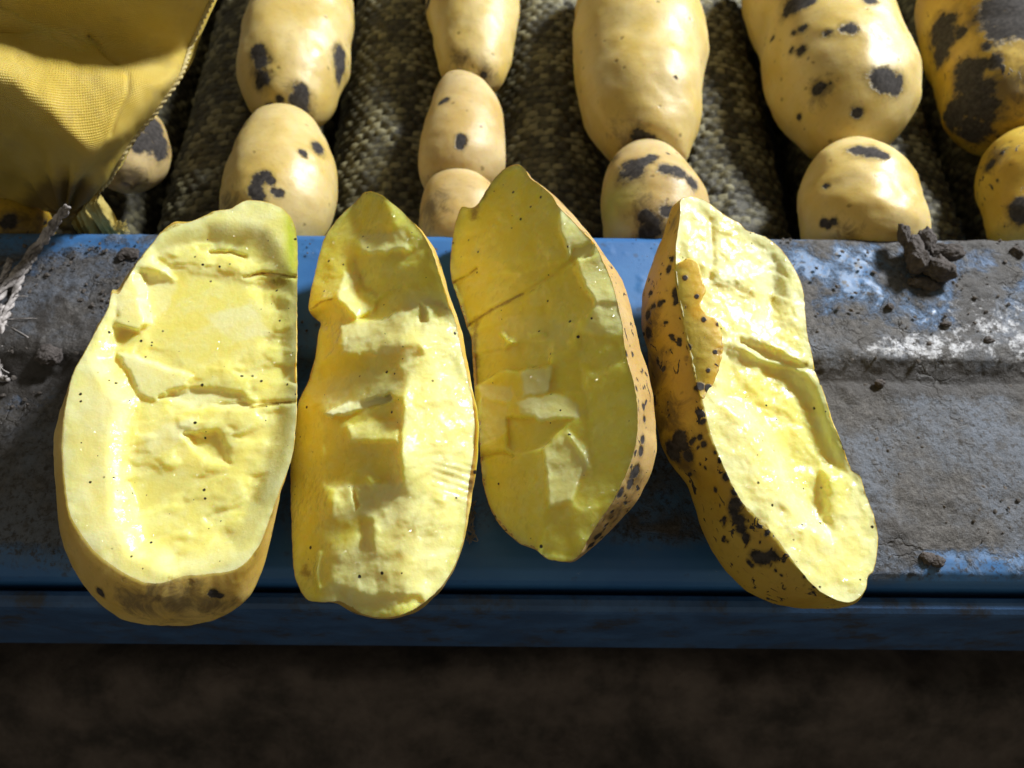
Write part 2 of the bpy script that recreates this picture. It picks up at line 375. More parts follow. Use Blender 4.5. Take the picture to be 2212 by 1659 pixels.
# ------------------------------------------------------------------ rail
Z_LOW = -0.0045
def rail_z(y):
    return np.where(y > 0.1145, 0.0, Z_LOW)
def build_rail():
    root = thing('steel_rail', (0, 0.105, 0), 'blue painted steel rail caked with grey soil along the front of the roller bed', 'rail')
    # profile of the bent plate, back to front
    pr = [(0.1625, -0.060), (0.1625, -0.004), (0.1610, -0.0008), (0.1590, 0.0), (0.1180, 0.0), (0.1155, -0.0008), (0.1138, -0.0026), (0.1120, -0.0042),
          (0.1095, -0.0056), (0.1065, -0.0047), (0.1045, -0.0044), (0.0560, -0.0042), (0.0530, -0.0048), (0.0508, -0.0068), (0.0500, -0.0095), (0.0500, -0.0300)]
    P = []
    for a, b in zip(pr[:-1], pr[1:]):
        a = np.array(a); b = np.array(b); m = max(2, int(np.linalg.norm(b - a) / 0.0007))
        for t in np.arange(m) / m: P.append(a + (b - a) * t)
    P.append(np.array(pr[-1])); P = np.array(P)
    xs = np.concatenate([np.linspace(-0.60, -0.22, 60), np.arange(-0.2192, 0.2200, 0.0008), np.linspace(0.221, 0.60, 60)])
    nx, npf = len(xs), len(P)
    V = np.zeros((npf, nx, 3)); V[..., 0] = xs[None]; V[..., 1] = P[:, 0][:, None]; V[..., 2] = P[:, 1][:, None]
    V = V.reshape(-1, 3)
    K = to_k(V); x, y = K[:, 0], K[:, 1]
    X, Y = V[:, 0], V[:, 1]
    top = sstep(0.049, 0.054, Y) * sstep(0.163, 0.160, Y)
    f = fbm(V * 55, 3, 5)
    left = sstep(-0.090, -0.120, X) * 0.85
    right = sstep(0.045, 0.100, X) * 0.62 + 0.12 * sstep(0.122, 0.108, Y) * sstep(0.07, 0.1, X)
    dust = np.maximum(left, right) + 0.10 * sstep(0.02, 0.05, X) + 0.30 * sstep(0.135, 0.120, Y)
    dust += 0.42 * fbm(V * np.array([38, 60, 10]), 31, 4) * (dust > 0.3)
    dust -= 0.75 * sstep(0.149, 0.160, Y + 0.004 * f) * sstep(0.05, 0.0, X)              # clean blue strip at the far edge
    dust -= 0.55 * np.exp(-((X + 0.152) / 0.017) ** 2 - ((Y - 0.102) / 0.010) ** 2)
    dust -= 0.55 * sstep(0.066, 0.054, Y)                                                # rounded front edge is rubbed clean
    dust += 0.35 * np.exp(-((Y - 0.1115) / 0.004) ** 2) * (right > 0.3)
    dust -= 0.25 * np.exp(-((X - 0.125) / 0.03) ** 2 - ((Y - 0.150) / 0.010) ** 2)
    mud = 1.1 * np.exp(-((Y - 0.1095) / 0.0058) ** 2) * (sstep(0.03, 0.09, X) + 0.8 * sstep(-0.08, -0.12, X)) + 1.15 * sstep(0.116, 0.120, Y) * sstep(0.05, 0.08, X) * (0.5 + 1.6 * fbm(V * np.array([30, 45, 10]), 77, 4))
    mud += 0.7 * np.exp(-((X - 0.075 - (0.112 - Y) * 0.55) / 0.007) ** 2) * sstep(0.118, 0.112, Y) + 0.45 * sstep(-0.095, -0.12, X) * (0.6 + fbm(V * np.array([40, 40, 10]), 78, 4))
    mud = np.clip(mud, 0, 1.2) * top
    dust = dust * top
    worn_glare = (0.62 * np.exp(-((X - 0.121) / 0.016) ** 2 - ((Y - 0.1190) / 0.005) ** 2) + 0.75 * np.exp(-((X - 0.172) / 0.024) ** 2 - ((Y - 0.1195) / 0.006) ** 2)
            + 0.45 * np.exp(-((X - 0.150) / 0.03) ** 2 - ((Y - 0.130) / 0.010) ** 2))
    lump = np.clip(fbm(V * 140, 21, 5, 0.6) + dust * 1.0 - 0.35, 0, 1)
    cake = np.clip(fbm(V * 45, 5, 4) + dust - 0.45, 0, 1)
    V[:, 2] += top * np.clip(dust, 0, 1) * (0.0006 * lump + 0.0009 * cake) + top * 0.0012 * np.clip(mud + fbm(V * 170, 61, 4, 0.6) - 0.35, 0, 1)
    F = grid_faces(nx, npf)
    mesh('plate', V, F, M_RAIL, root, attrs={'dust': np.maximum(dust, mud), 'mud': mud, 'worn_glare': worn_glare * top * 0.95})
    # front flange below the plate
    q = [(0.0485, -0.060), (0.0485, -0.0135), (0.0480, -0.0124), (0.0468, -0.0120), (0.0452, -0.0122), (0.0440, -0.0132), (0.0436, -0.0150), (0.0430, -0.064), (0.0440, -0.066), (0.0480, -0.066)]
    x2 = np.linspace(-0.60, 0.60, 60)
    VV = np.zeros((len(q), len(x2), 3)); VV[..., 0] = x2[None]
    for i, (a, b) in enumerate(q): VV[i, :, 1] = a; VV[i, :, 2] = b
    FF = np.concatenate([grid_faces(len(x2), len(q)), [[(len(q)-1)*60+i, (len(q)-1)*60+i+1, i+1, i] for i in range(59)]])
    n = NT('dull_blue_paint')
    bl = n.mix(n.ramp(n.noise(60, 5, 0.65), 0.35, 0.7), (0.022, 0.075, 0.20), (0.04, 0.12, 0.30))
    bl = n.mix(n.ramp(n.noise(75, 8, 0.75), 0.48, 0.66, 0, 0.85), bl, (0.035, 0.034, 0.034))
    n.pr(Base_Color=bl, Roughness=0.45, Normal=n.bump(n.noise(500, 5), 0.4, 0.0004))
    mesh('flange', VV.reshape(-1, 3), FF, n.m, root, smooth=False)
build_rail()

# ------------------------------------------------------------------ roller bed
def build_rollers():
    r0, z0 = 0.0300, -0.052
    nv = 560; na = 150
    L = np.linspace(0, 0.46, nv); A = np.linspace(-0.25 * np.pi, 1.25 * np.pi, na)
    LL, AA = np.meshgrid(L, A, indexing='ij')
    arc = AA * r0
    cell_l, cell_a = 0.0036, 0.0050
    row = np.floor(LL / cell_l)
    aa = arc / cell_a + 0.5 * (row % 2)
    jit = _hash(row.astype(np.int64), np.floor(aa).astype(np.int64), np.zeros_like(row, np.int64), 5)
    du = (LL / cell_l - row - 0.5) * 2; dv = (aa - np.floor(aa) - 0.5) * 2
    aa = aa + 0.35 * fbm(np.stack([LL * 120, AA * 4], -1), 3, 2)
    knob = np.clip(1 - (np.abs(du) ** 2.6 + np.abs(dv) ** 2.2), 0, 1) ** 0.6 * (0.25 + 0.95 * jit)
    P3 = np.stack([LL, r0 * np.cos(AA), r0 * np.sin(AA)], -1)
    rr = r0 - 0.0013 + 0.0016 * knob + 0.0008 * fbm(P3 * 260, 9, 3)
    V = np.stack([rr * np.cos(AA), LL, rr * np.sin(AA)], -1).reshape(-1, 3)
    F = grid_faces(na, nv)[:, ::-1]
    pit = (1 - sstep(0.0, 0.35, knob)) * 0.85
    knob_lit = np.clip(_hash(row.astype(np.int64), np.floor(aa).astype(np.int64), np.ones_like(row, np.int64), 8) + 0.5 * fbm(P3 * 60, 12, 3), 0, 1)
    me = None
    shaft_v, shaft_f = tube([(0, -0.004, 0), (0, 0.468, 0)], 0.008, 16)
    disc_v, disc_f = tube([(0, -0.001, 0), (0, 0.001, 0)], 0.0285, 40)
    smat = mat_plain('grey_steel', (0.09, 0.09, 0.09), (0.16, 0.155, 0.15), 200, 0.5)
    spots = [(-0.176, 'knobbly olive roller hidden partly under the yellow sack'), (-0.112, 'knobbly olive roller just right of the yellow sack'),
             (-0.0475, 'knobbly olive roller in the gap left of the three potato column'),
             (0.0150, 'knobbly olive roller left of the longest smooth potato'), (0.0815, 'knobbly olive roller right of the longest smooth potato'),
             (0.1490, 'knobbly olive roller behind the grey clod, left of the far right potatoes'), (0.2150, 'knobbly olive roller at the far right under the soil caked potato')]
    for i, (x, lab) in enumerate(spots):
        root = thing('conveyor_roller', (x, 0.170, z0), lab, 'roller', 'rollers of the sorting bed')
        if me is None:
            s = mesh('sleeve', V, F, M_ROLLER, None, attrs={'pit': pit.ravel(), 'knob_lit': knob_lit.ravel()}); me = s.data; s.parent = root
            c = mesh('shaft', shaft_v, shaft_f, smat, None); sh = c.data; c.parent = root
            d = mesh('end_disc', disc_v, disc_f, smat, None, smooth=False); dm = d.data; d.parent = root
        else:
            for nm, dd in (('sleeve', me), ('shaft', sh), ('end_disc', dm)):
                o = bpy.data.objects.new(nm, dd); COL.objects.link(o); o.parent = root
        for o in root.children: 
            if o.name.startswith('sleeve'): o.location = (0, 0.002 + 0.0, 0)
    # sheet added under the rollers to keep lamp light off the ground
    t = 0.004
    bx = [(-0.7, 0.166), (0.9, 0.166), (0.9, 0.80), (-0.7, 0.80)]
    V = [(x, y, z) for z in (-0.098, -0.098 + t) for x, y in bx]
    F = [[3, 2, 1, 0], [4, 5, 6, 7], [0, 1, 5, 4], [1, 2, 6, 5], [2, 3, 7, 6], [3, 0, 4, 7]]
    tag(mesh('light_blocker', V, F, mat_plain('dark_blocker', (0.02, 0.018, 0.015), (0.045, 0.04, 0.035)), smooth=False),
        'dark sheet added under the rollers to block light', 'tray')
build_rollers()

# ------------------------------------------------------------------ whole potatoes on the rollers
def patch_field(V, bvh, patches):
    f = np.full(len(V), -1.0)
    for kx, ky, r in patches:
        d = rays(np.array([kx, ky], float)); d /= np.linalg.norm(d)
        hit = bvh.ray_cast(Vector(C0), Vector(d))
        if hit[0] is None: continue
        p = np.array(hit[0]); R = 1.4 * r * hit[3] / FK
        f = np.maximum(f, 0.75 * (1 - np.linalg.norm(V - p, axis=1) / R))
    return f
def whole_potato(label, rows, zc, patches, mat, group, flat=0.92, seed=0, film=(), green=(), dents=(), tilt=0.0, name='whole_potato'):
    rows = np.array(rows, float)
    n = 110; m = 96
    # smooth resample of the width profile with rounded ends
    s = np.linspace(0, 1, n); th = np.arccos(1 - 2 * s) / np.pi     # more rows near the ends
    yy = rows[0, 0] + (rows[-1, 0] - rows[0, 0]) * (1 - np.cos(np.pi * s)) / 2
    D = catmull(rows, 900, False)
    o = np.argsort(D[:, 0]); xl = np.interp(yy, D[o, 0], D[o, 1]); xr = np.interp(yy, D[o, 0], D[o, 2])
    mid = np.stack([(xl + xr) / 2, yy], -1)
    spine = on_plane(mid, (0, 0.2, zc), (0, -tilt, 1))
    dep = ((spine - C0) @ R3)[:, 2] * -1
    hw = np.maximum((xr - xl) / 2, 0.0) * dep / FK
    ell = hw
    k = np.ones(9) / 9
    T = spine[-1] - spine[0]; T /= np.linalg.norm(T)
    up = np.array([0, 0, 1.0]); S = np.cross(T, up); S /= np.linalg.norm(S); U = np.cross(S, T)
    a = np.linspace(0, 2 * np.pi, m, endpoint=False)
    ring = np.cos(a)[None, :, None] * S + flat * np.sin(a)[None, :, None] * U
    V = spine[:, None] + ell[:, None, None] * ring
    V = V.reshape(-1, 3)
    ctr = np.repeat(spine, m, axis=0)
    nrm = V - ctr; ln = np.linalg.norm(nrm, axis=1)[:, None] + 1e-9
    V = V + nrm / ln * np.minimum(ln, 0.02) / 0.02 * (0.0020 * fbm(V * 38, seed, 2) + 0.0007 * fbm(V * 110, seed + 6, 2) + 0.00025 * fbm(V * 260, seed + 3, 3))[:, None]
    F = grid_faces(m, n, True).tolist()
    F.append(list(range(m))[::-1]); F.append(list(range((n - 1) * m, n * m)))
    bvh = BVHTree.FromPolygons([Vector(v) for v in V], F)
    for kx, ky, r, dmm in dents:
        d = rays(np.array([kx, ky], float)); d /= np.linalg.norm(d); hit = bvh.ray_cast(Vector(C0), Vector(d))
        if hit[0] is None: continue
        p = np.array(hit[0]); R = r * hit[3] / FK
        w = np.exp(-(np.linalg.norm(V - p, axis=1) / R) ** 2)
        V = V - nrm / ln * (w * dmm * 0.001)[:, None]
    dirt = patch_field(V, bvh, patches)
    fm = np.clip(patch_field(V, bvh, film) + 0.1, -0.4, 1) if len(film) else np.full(len(V), -0.45)
    gr = np.clip(patch_field(V, bvh, green) * 1.4, 0, 1) if len(green) else np.zeros(len(V))
    ob = mesh(name, V, F, mat, None, attrs={'dirt': dirt, 'film': fm, 'green': gr})
    c = spine[n // 2].copy()
    ob.data.transform(Matrix.Translation(-Vector(c))); ob.location = c
    return tag(ob, label, 'potato', group)

G = 'whole potatoes resting in the gaps between rollers'
ZP = -0.010
whole_potato('pale long potato with four separate black soil patches, behind the first cut half', [(-130, 640, 660), (-118, 600, 705), (-90, 572, 735), (-40, 556, 752), (0, 550, 759), (60, 539, 764), (120, 527, 758), (170, 520, 742), (210, 528, 722), (240, 550, 700), (258, 585, 672), (264, 615, 645)],
             ZP, [(556, 112, 14), (565, 128, 16), (566, 172, 17), (735, 118, 16), (735, 140, 19), (733, 165, 16), (648, 195, 14), (646, 215, 20), (650, 235, 18), (606, 214, 8), (606, 227, 6), (585, 231, 9)], M_SKIN_WASHED, G, seed=1, film=[(640, 240, 60), (560, 150, 30)])
whole_potato('rounded pale potato with a hook shaped black patch, touching the first cut half', [(249, 600, 640), (258, 570, 664), (280, 539, 688), (330, 509, 714), (380, 491, 725), (430, 479, 722), (470, 480, 712), (505, 492, 690), (530, 515, 660), (542, 560, 620)],
             ZP, [(655, 331, 9), (687, 321, 14), (573, 383, 12), (560, 393, 14), (552, 408, 14), (557, 424, 13), (585, 391, 9), (603, 417, 9), (592, 413, 7)], M_SKIN_WASHED, G, seed=2, film=[(490, 440, 50)])
whole_potato('small pale yellow potato at the far end of the three potato column', [(-160, 1010, 1030), (-150, 975, 1065), (-110, 935, 1100), (-50, 922, 1115), (0, 921, 1118), (60, 926, 1114), (110, 936, 1106), (150, 950, 1094), (175, 985, 1082), (190, 1035, 1060)],
             ZP, [(925, 5, 12), (1045, 162, 7)], M_SKIN_WASHED, G, seed=3, film=[(990, 125, 30), (1040, 170, 50)])
whole_potato('kidney shaped tan potato with one square dark spot, middle of its column of three', [(169, 970, 1000), (176, 955, 1025), (200, 938, 1055), (235, 924, 1078), (280, 911, 1094), (330, 901, 1100), (365, 904, 1092), (395, 918, 1065), (412, 945, 1030), (418, 970, 1005)],
             ZP, [(962, 216, 8), (953, 222, 7), (995, 297, 9), (995, 307, 10), (993, 316, 9)], M_SKIN, G, seed=4, dents=[(915, 245, 26, 3.0)], film=[(960, 400, 40)])
whole_potato('tan potato half hidden behind the two middle cut halves', [(377, 970, 1000), (384, 948, 1030), (405, 924, 1050), (440, 912, 1078), (490, 907, 1090), (530, 915, 1085), (560, 945, 1055), (570, 980, 1015)],
             ZP, [(1060, 388, 7)], M_SKIN, G, seed=5, film=[(930, 450, 60)])
whole_potato('longest smooth yellow potato with a dark smudge at its near end', [(-95, 1360, 1400), (-85, 1310, 1440), (-50, 1262, 1483), (0, 1244, 1502), (60, 1239, 1515), (120, 1242, 1519), (180, 1247, 1520), (230, 1256, 1520), (270, 1273, 1513), (305, 1300, 1500), (330, 1335, 1490), (345, 1400, 1478), (350, 1425, 1460)],
             ZP, [(1460, 167, 5), (1380, 295, 13), (1400, 305, 14), (1415, 313, 11)], M_SKIN_WASHED, G, seed=6, film=[(1360, 310, 70)])
whole_potato('potato with large slate grey soil patches, between the third and fourth cut halves', [(321, 1385, 1420), (328, 1355, 1445), (345, 1331, 1462), (380, 1310, 1490), (420, 1300, 1513), (460, 1300, 1524), (510, 1308, 1520), (545, 1335, 1500), (560, 1380, 1450)],
             ZP, [(1365, 365, 26), (1390, 350, 16), (1408, 340, 12), (1440, 365, 16), (1465, 370, 18), (1495, 395, 14), (1395, 470, 14), (1410, 490, 22), (1400, 510, 20), (1440, 455, 12)], M_SKIN, G, seed=7, film=[(1410, 460, 70), (1330, 340, 30)], green=[(1320, 440, 70)])
whole_potato('long spotted yellow potato with a square grey soil flake on its side', [(-120, 1700, 1740), (-108, 1650, 1790), (-70, 1610, 1840), (-20, 1606, 1878), (30, 1622, 1908), (80, 1645, 1932), (130, 1651, 1950), (175, 1661, 1966), (215, 1678, 1971), (255, 1708, 1966), (290, 1740, 1935), (315, 1775, 1880), (327, 1805, 1845)],
             ZP, [(1706, 17, 17), (1725, 10, 17), (1745, 5, 13), (1735, 61, 9), (1785, 73, 8), (1835, 60, 13), (1820, 64, 8), (1900, 165, 17), (1918, 175, 22), (1935, 183, 17), (1905, 180, 13), (1765, 192, 10), (1775, 186, 6), (1790, 180, 5), (1853, 242, 10), (1732, 110, 9), (1710, 107, 7), (1715, 70, 7), (1668, 83, 5), (1726, 253, 6), (1880, 2, 11)], M_SKIN_WASHED, G, seed=8, dents=[(1640, 55, 30, 2.0), (1790, 188, 8, 1.2)], film=[(1770, 200, 40)])
whole_potato('clean plump yellow potato behind the grey soil clod', [(321, 1830, 1875), (328, 1800, 1898), (345, 1771, 1921), (383, 1740, 1960), (430, 1728, 1984), (475, 1730, 1995), (520, 1745, 1992), (555, 1785, 1960), (570, 1840, 1905)],
             ZP, [(1855, 326, 16), (1880, 326, 16), (1905, 335, 12), (1785, 403, 6), (1780, 481, 8), (1800, 478, 8), (1790, 488, 7)], M_SKIN_WASHED, G, seed=9, film=[(1830, 505, 40)])
whole_potato('large potato mostly covered by black soil at the right edge', [(-60, 2110, 2180), (-45, 2050, 2260), (0, 1998, 2310), (45, 2004, 2330), (90, 2012, 2335), (150, 2030, 2335), (200, 2046, 2330), (245, 2060, 2315), (280, 2092, 2280), (298, 2150, 2220)],
             ZP, [(2150, 20, 26), (2180, 40, 34), (2200, 10, 34), (2170, 65, 24), (2210, 60, 25), (2032, 65, 26), (2040, 90, 24), (2030, 115, 22), (2085, 150, 22), (2095, 175, 28), (2100, 210, 34), (2085, 225, 28), (2120, 235, 28), (2060, 250, 26), (2118, 140, 12), (2145, 135, 14), (2130, 100, 10), (2078, 70, 10), (2100, 280, 30)], M_SKIN_DIRTY, G, seed=10, film=[(2170, 200, 90), (2120, 40, 40)])
whole_potato('potato smudged with brown soil in the lower corner of the right edge', [(303, 2210, 2260), (312, 2170, 2290), (336, 2141, 2320), (375, 2127, 2345), (412, 2123, 2350), (460, 2136, 2345), (513, 2150, 2325), (545, 2190, 2280)],
             ZP, [(2200, 445, 16), (2205, 465, 14), (2140, 355, 10)], M_SKIN_DIRTY, G, seed=12, film=[(2150, 340, 40), (2205, 450, 40)])
whole_potato('potato with a smooth dark grey patch peeping out behind the yellow sack', [(245, 260, 300), (252, 236, 328), (280, 215, 352), (320, 205, 361), (355, 207, 354), (385, 222, 325), (402, 255, 285)],
             -0.012, [(330, 275, 26), (340, 300, 26), (315, 305, 22), (345, 325, 16), (300, 315, 12)], M_SKIN, G, seed=13, film=[(290, 390, 40)])
whole_potato('shaded brown potato under the bottom of the yellow sack', [(436, 20, 60), (445, -5, 85), (470, -25, 105), (500, -30, 112), (530, -15, 100), (548, 20, 60)],
             -0.014, [(20, 480, 14)], M_SKIN_DIRTY, G, seed=14, film=[(50, 480, 60)])

# ------------------------------------------------------------------ cut potatoes
def split_resample(P, anchors, counts):
    """closed curve P cut at the anchor points (in order); each piece resampled to its count"""
    D = catmull(np.asarray(P, float), 4000)
    idx = [int(np.argmin(((D - np.array(q, float)) ** 2).sum(1))) for q in anchors]
    D = np.roll(D, -idx[0], axis=0); idx = [(i - idx[0]) % len(D) for i in idx] + [len(D)]
    D = np.concatenate([D, D[:1]]); out = []; lens = []
    for a, b in zip(idx[:-1], idx[1:]):
        H = D[a:b + 1]
        s = np.concatenate([[0], np.cumsum(np.linalg.norm(np.diff(H, axis=0), axis=1))]); lens.append(s[-1])
    if counts is None: counts = [max(6, int(560 * l / sum(lens))) for l in lens]
    for (a, b), c in zip(zip(idx[:-1], idx[1:]), counts):
        H = D[a:b + 1]
        s = np.concatenate([[0], np.cumsum(np.linalg.norm(np.diff(H, axis=0), axis=1))])
        q = np.linspace(0, s[-1], c, endpoint=False)
        out.append(np.stack([np.interp(q, s, H[:, k]) for k in (0, 1)], -1))
    return np.concatenate(out), counts

def lift(K, p0, nrm, h):
    """points seen at K on the cut plane raised by h millimetres"""
    d = rays(K); t = ((p0 - C0) @ nrm + h * 0.001) / (d @ nrm)
    return C0 + d * t[:, None]

def flecks(poly, n, r0, r1, seed):
    rs = np.random.default_rng(seed); poly = np.array(poly, float); out = []
    while len(out) < n:
        p = rs.uniform(poly.min(0), poly.max(0), (1, 2))
        if inside(p, poly)[0]:
            r = r0 + (r1 - r0) * rs.random() ** 2.5
            out.append((p[0, 0], p[0, 1], r))
            if r > 0.6 * r1:
                out.append((p[0, 0] + rs.uniform(-r, r), p[0, 1] + rs.uniform(-r, r) * 1.6, r * 0.8))
    return tuple(out)
SKIN4 = [(1446,470),(1462,560),(1490,740),(1512,845),(1538,947),(1583,1051),(1671,1156),(1760,1270),(1800,1305),(1671,1300),(1570,1235),(1500,1090),(1440,980),(1411,867),(1388,702),(1390,620)]
SKIN3 = [(1172,400),(1210,446),(1290,530),(1340,650),(1378,829),(1385,930),(1355,1029),(1300,1119),(1250,1200),(1300,1166),(1373,1082),(1412,1000),(1416,900),(1400,812),(1360,660),(1300,540)]

def cut_potato(label, rim, outer, anchors, kc, zc, nrm, hfun, skin_mat, d1, D, seed, patches=(), film=(), green_skin=(), squash=0.45):
    """rim: edge of the flesh; outer: widest line of the body below it; anchors: (rim top, rim bottom, outer top, outer bottom) indices"""
    nrm = np.array(nrm, float); nrm /= np.linalg.norm(nrm)
    p0 = on_z(np.array(kc, float), zc)
    Rk, cnt = split_resample(rim, [a[0] for a in anchors], None)
    Ok, _ = split_resample(outer, [a[1] for a in anchors], cnt)
    jag = fbm(Rk / 9.0, seed + 40, 3) * 1.3
    tang = np.roll(Rk, -1, 0) - np.roll(Rk, 1, 0); tang /= np.linalg.norm(tang, axis=1)[:, None] + 1e-9
    Rk = Rk + np.stack([-tang[:, 1], tang[:, 0]], -1) * jag[:, None]
    e1 = np.cross([0, 1, 0], nrm); e1 /= np.linalg.norm(e1); e2 = np.cross(nrm, e1)
    R = on_plane(Rk, p0, nrm)
    uv = np.stack([(R - p0) @ e1, (R - p0) @ e2], -1)
    # flesh: constrained triangulation with a fine interior grid
    st = 0.00052
    gx = np.arange(uv[:, 0].min(), uv[:, 0].max(), st); gy = np.arange(uv[:, 1].min(), uv[:, 1].max(), st * 0.866)
    GX, GY = np.meshgrid(gx, gy); GX = GX + (np.arange(len(gy)) % 2)[:, None] * st / 2
    Gp = np.stack([GX.ravel(), GY.ravel()], -1) + rng.uniform(-0.06, 0.06, (GX.size, 2)) * st
    ok = inside(Gp, uv); Gp = Gp[ok]; Gp = Gp[seg_dist(Gp, uv[::2]) > st * 0.7]
    allp = np.concatenate([uv, Gp]) * 1000.0
    nb = len(uv)
    res = delaunay_2d_cdt([Vector(p) for p in allp], [], [list(range(nb))], 1, 1e-5)
    V2 = np.array([tuple(v) for v in res[0]]) / 1000.0
    F = [list(f) for f in res[2]]
    base = p0 + V2[:, :1] * e1 + V2[:, 1:] * e2
    K = to_k(base)
    rimd = seg_dist(K, Rk[::2])
    h, extra = hfun(K, rimd)
    fv = lift(K, p0, nrm, h)
    root = thing('cut_potato', tuple(on_z(np.array(kc, float), 0.0)), label, 'cut potato', 'cut potato halves laid in a row on the rail')
    at = {'torn': np.full(len(K), 0.46), 'green': np.zeros(len(K)), 'stain': np.full(len(K), -0.5), 'rind': 1 - sstep(2, 14, rimd), 'speck': np.full(len(K), 0.6)}
    at.update(extra)
    fl = mesh('flesh', fv, F, M_FLESH, root, attrs=at)
    me = fl.data
    # orient faces towards the normal
    if me.polygons[0].normal.dot(Vector(nrm)) < 0: me.flip_normals()
    # skin body
    hr, _ = hfun(Rk, np.zeros(len(Rk)))
    Rr = lift(Rk, p0, nrm, hr)
    p1 = p0 - nrm * d1
    E = on_plane(Ok, p1, nrm)
    rings = []
    inw = (R.mean(0) - Rr); inw /= np.linalg.norm(inw, axis=1)[:, None]
    rings.append(Rr + inw * 0.0006 - nrm * 0.0004)
    rings.append(Rr + nrm * 0.00008)
    wv = sstep(6, 24, np.linalg.norm(Ok - Rk, axis=1))[:, None]
    for t in np.linspace(0, 1, 18)[1:]:
        lat = math.sin(t * math.pi / 2); dp = 1 - math.cos(t * math.pi / 2)
        # side leaves the rim outwards, then turns down to the widest line
        dE = E - Rr; dn = (dE @ nrm)[:, None] * nrm; dl = dE - dn
        rings.append(Rr + dl * (t + wv * 0.65 * (lat - t)) + dn * (t + wv * 0.65 * (dp - t)))
    ctr = E.mean(0); dd = ctr - C0; dd /= np.linalg.norm(dd)
    uE = np.stack([(E - ctr) @ e1, (E - ctr) @ e2], -1)
    C = np.cov(uE.T); w, vec = np.linalg.eigh(C); ax = vec[:, 1]
    along = uE @ ax; half = np.abs(along).max()
    sp = np.clip(along, -half * squash, half * squash)[:, None] * ax
    sp3 = ctr + sp[:, :1] * e1 + sp[:, 1:] * e2
    for ph in np.linspace(0, math.pi / 2, 34)[1:]:
        s = math.cos(ph); dpt = math.sin(ph)
        rings.append(sp3 + (E - sp3) * max(s, 0.0) + dd * (D * dpt))
    V = np.concatenate(rings); nr = len(rings)
    nn = len(Rr)
    body = V[nn * 2:]
    bump = 0.0009 * fbm(body * 60, seed, 3) + 0.00022 * fbm(body * 320, seed + 3, 3)
    dirv = body - (ctr + dd * D * 0.2); dirv /= np.linalg.norm(dirv, axis=1)[:, None]
    fade = np.repeat(np.clip((np.arange(nr - 2) + 1) / 6, 0, 1), nn)
    V[nn * 2:] = body + dirv * (bump * fade)[:, None]
    # rest on the rail
    zr = rail_z(V[:, 1]) + 0.0004
    on = (V[:, 1] > 0.051) & (V[:, 2] < zr); V[on, 2] = zr[on]
    Fs = grid_faces(nn, nr, True)[:, ::-1]
    bvh = BVHTree.FromPolygons([Vector(v) for v in V], Fs.tolist())
    dirt = patch_field(V, bvh, patches)
    fm = np.clip(patch_field(V, bvh, film) + 0.1, -0.4, 1) if len(film) else np.full(len(V), -0.4)
    gr = np.clip(patch_field(V, bvh, green_skin), 0, 1) if len(green_skin) else np.zeros(len(V))
    sk = mesh('skin', V, Fs, skin_mat, root, attrs={'dirt': dirt, 'film': fm, 'green': gr})
    return root

def facets(K, h, feats, k=1.0, ks=1.0, wa=5.0):
    """each feature: polygon, height mm, slope to the right, slope down the picture, edge softness"""
    wob = np.stack([fbm(K / 26.0, 71, 5, 0.6), fbm(K / 26.0, 91, 5, 0.6)], -1) * wa * 2
    for i, (poly, h0, gx, gy, soft) in enumerate(feats):
        poly = np.asarray(poly, float); c = poly.mean(0)
        sd = sdist(K + wob, poly)
        so = soft * ks * (0.55 + 0.9 * (vnoise(K / 40.0 + 7 * i, 55) * 0.5 + 0.5))
        w = sstep(-1, 1, sd / so)
        pl = k * (h0 + 0.107 * (gx * (K[:, 0] - c[0]) + gy * (K[:, 1] - c[1])))
        h = h * (1 - w) + pl * w
    return h
def relief(K, feats, k=1.0, ks=1.0, wa=5.0, length=85.0, steps=0.3, base=(0, 0)):
    """continuous surface whose facets have the listed slopes (screened Poisson on a grid), plus a share of the steps"""
    lo = K.min(0) - 40; hi = K.max(0) + 40; st = 2.0
    gx = np.arange(lo[0], hi[0], st); gy = np.arange(lo[1], hi[1], st)
    X, Y = np.meshgrid(gx, gy); G = np.stack([X.ravel(), Y.ravel()], -1)
    SX = facets(G, np.full(len(G), float(base[0])), [(p, a, 0, 0, s) for p, h, a, b, s in feats], 1, ks, wa).reshape(X.shape) * k * 0.107
    SY = facets(G, np.full(len(G), float(base[1])), [(p, b, 0, 0, s) for p, h, a, b, s in feats], 1, ks, wa).reshape(X.shape) * k * 0.107
    div = (np.gradient(SX, st, axis=1) + np.gradient(SY, st, axis=0))
    D = np.concatenate([div, div[::-1]], 0); D = np.concatenate([D, D[:, ::-1]], 1)
    fy = 2 * np.pi * np.fft.fftfreq(D.shape[0], st)[:, None]; fx = 2 * np.pi * np.fft.fftfreq(D.shape[1], st)[None]
    H = np.real(np.fft.ifft2(np.fft.fft2(D) / -(fx ** 2 + fy ** 2 + 1 / length ** 2)))[:X.shape[0], :X.shape[1]]
    q = (K - lo) / st; i = np.clip(np.floor(q).astype(int), 0, [X.shape[1] - 2, X.shape[0] - 2]); f = np.clip(q - i, 0, 1)
    a = lambda dx, dy: H[i[:, 1] + dy, i[:, 0] + dx]
    h = (a(0, 0) * (1 - f[:, 0]) + a(1, 0) * f[:, 0]) * (1 - f[:, 1]) + (a(0, 1) * (1 - f[:, 0]) + a(1, 1) * f[:, 0]) * f[:, 1]
    return h + steps * facets(K, np.zeros(len(K)), [(p, hh, 0, 0, s) for p, hh, a_, b_, s in feats], k, ks, wa)
_relief_cache = {}
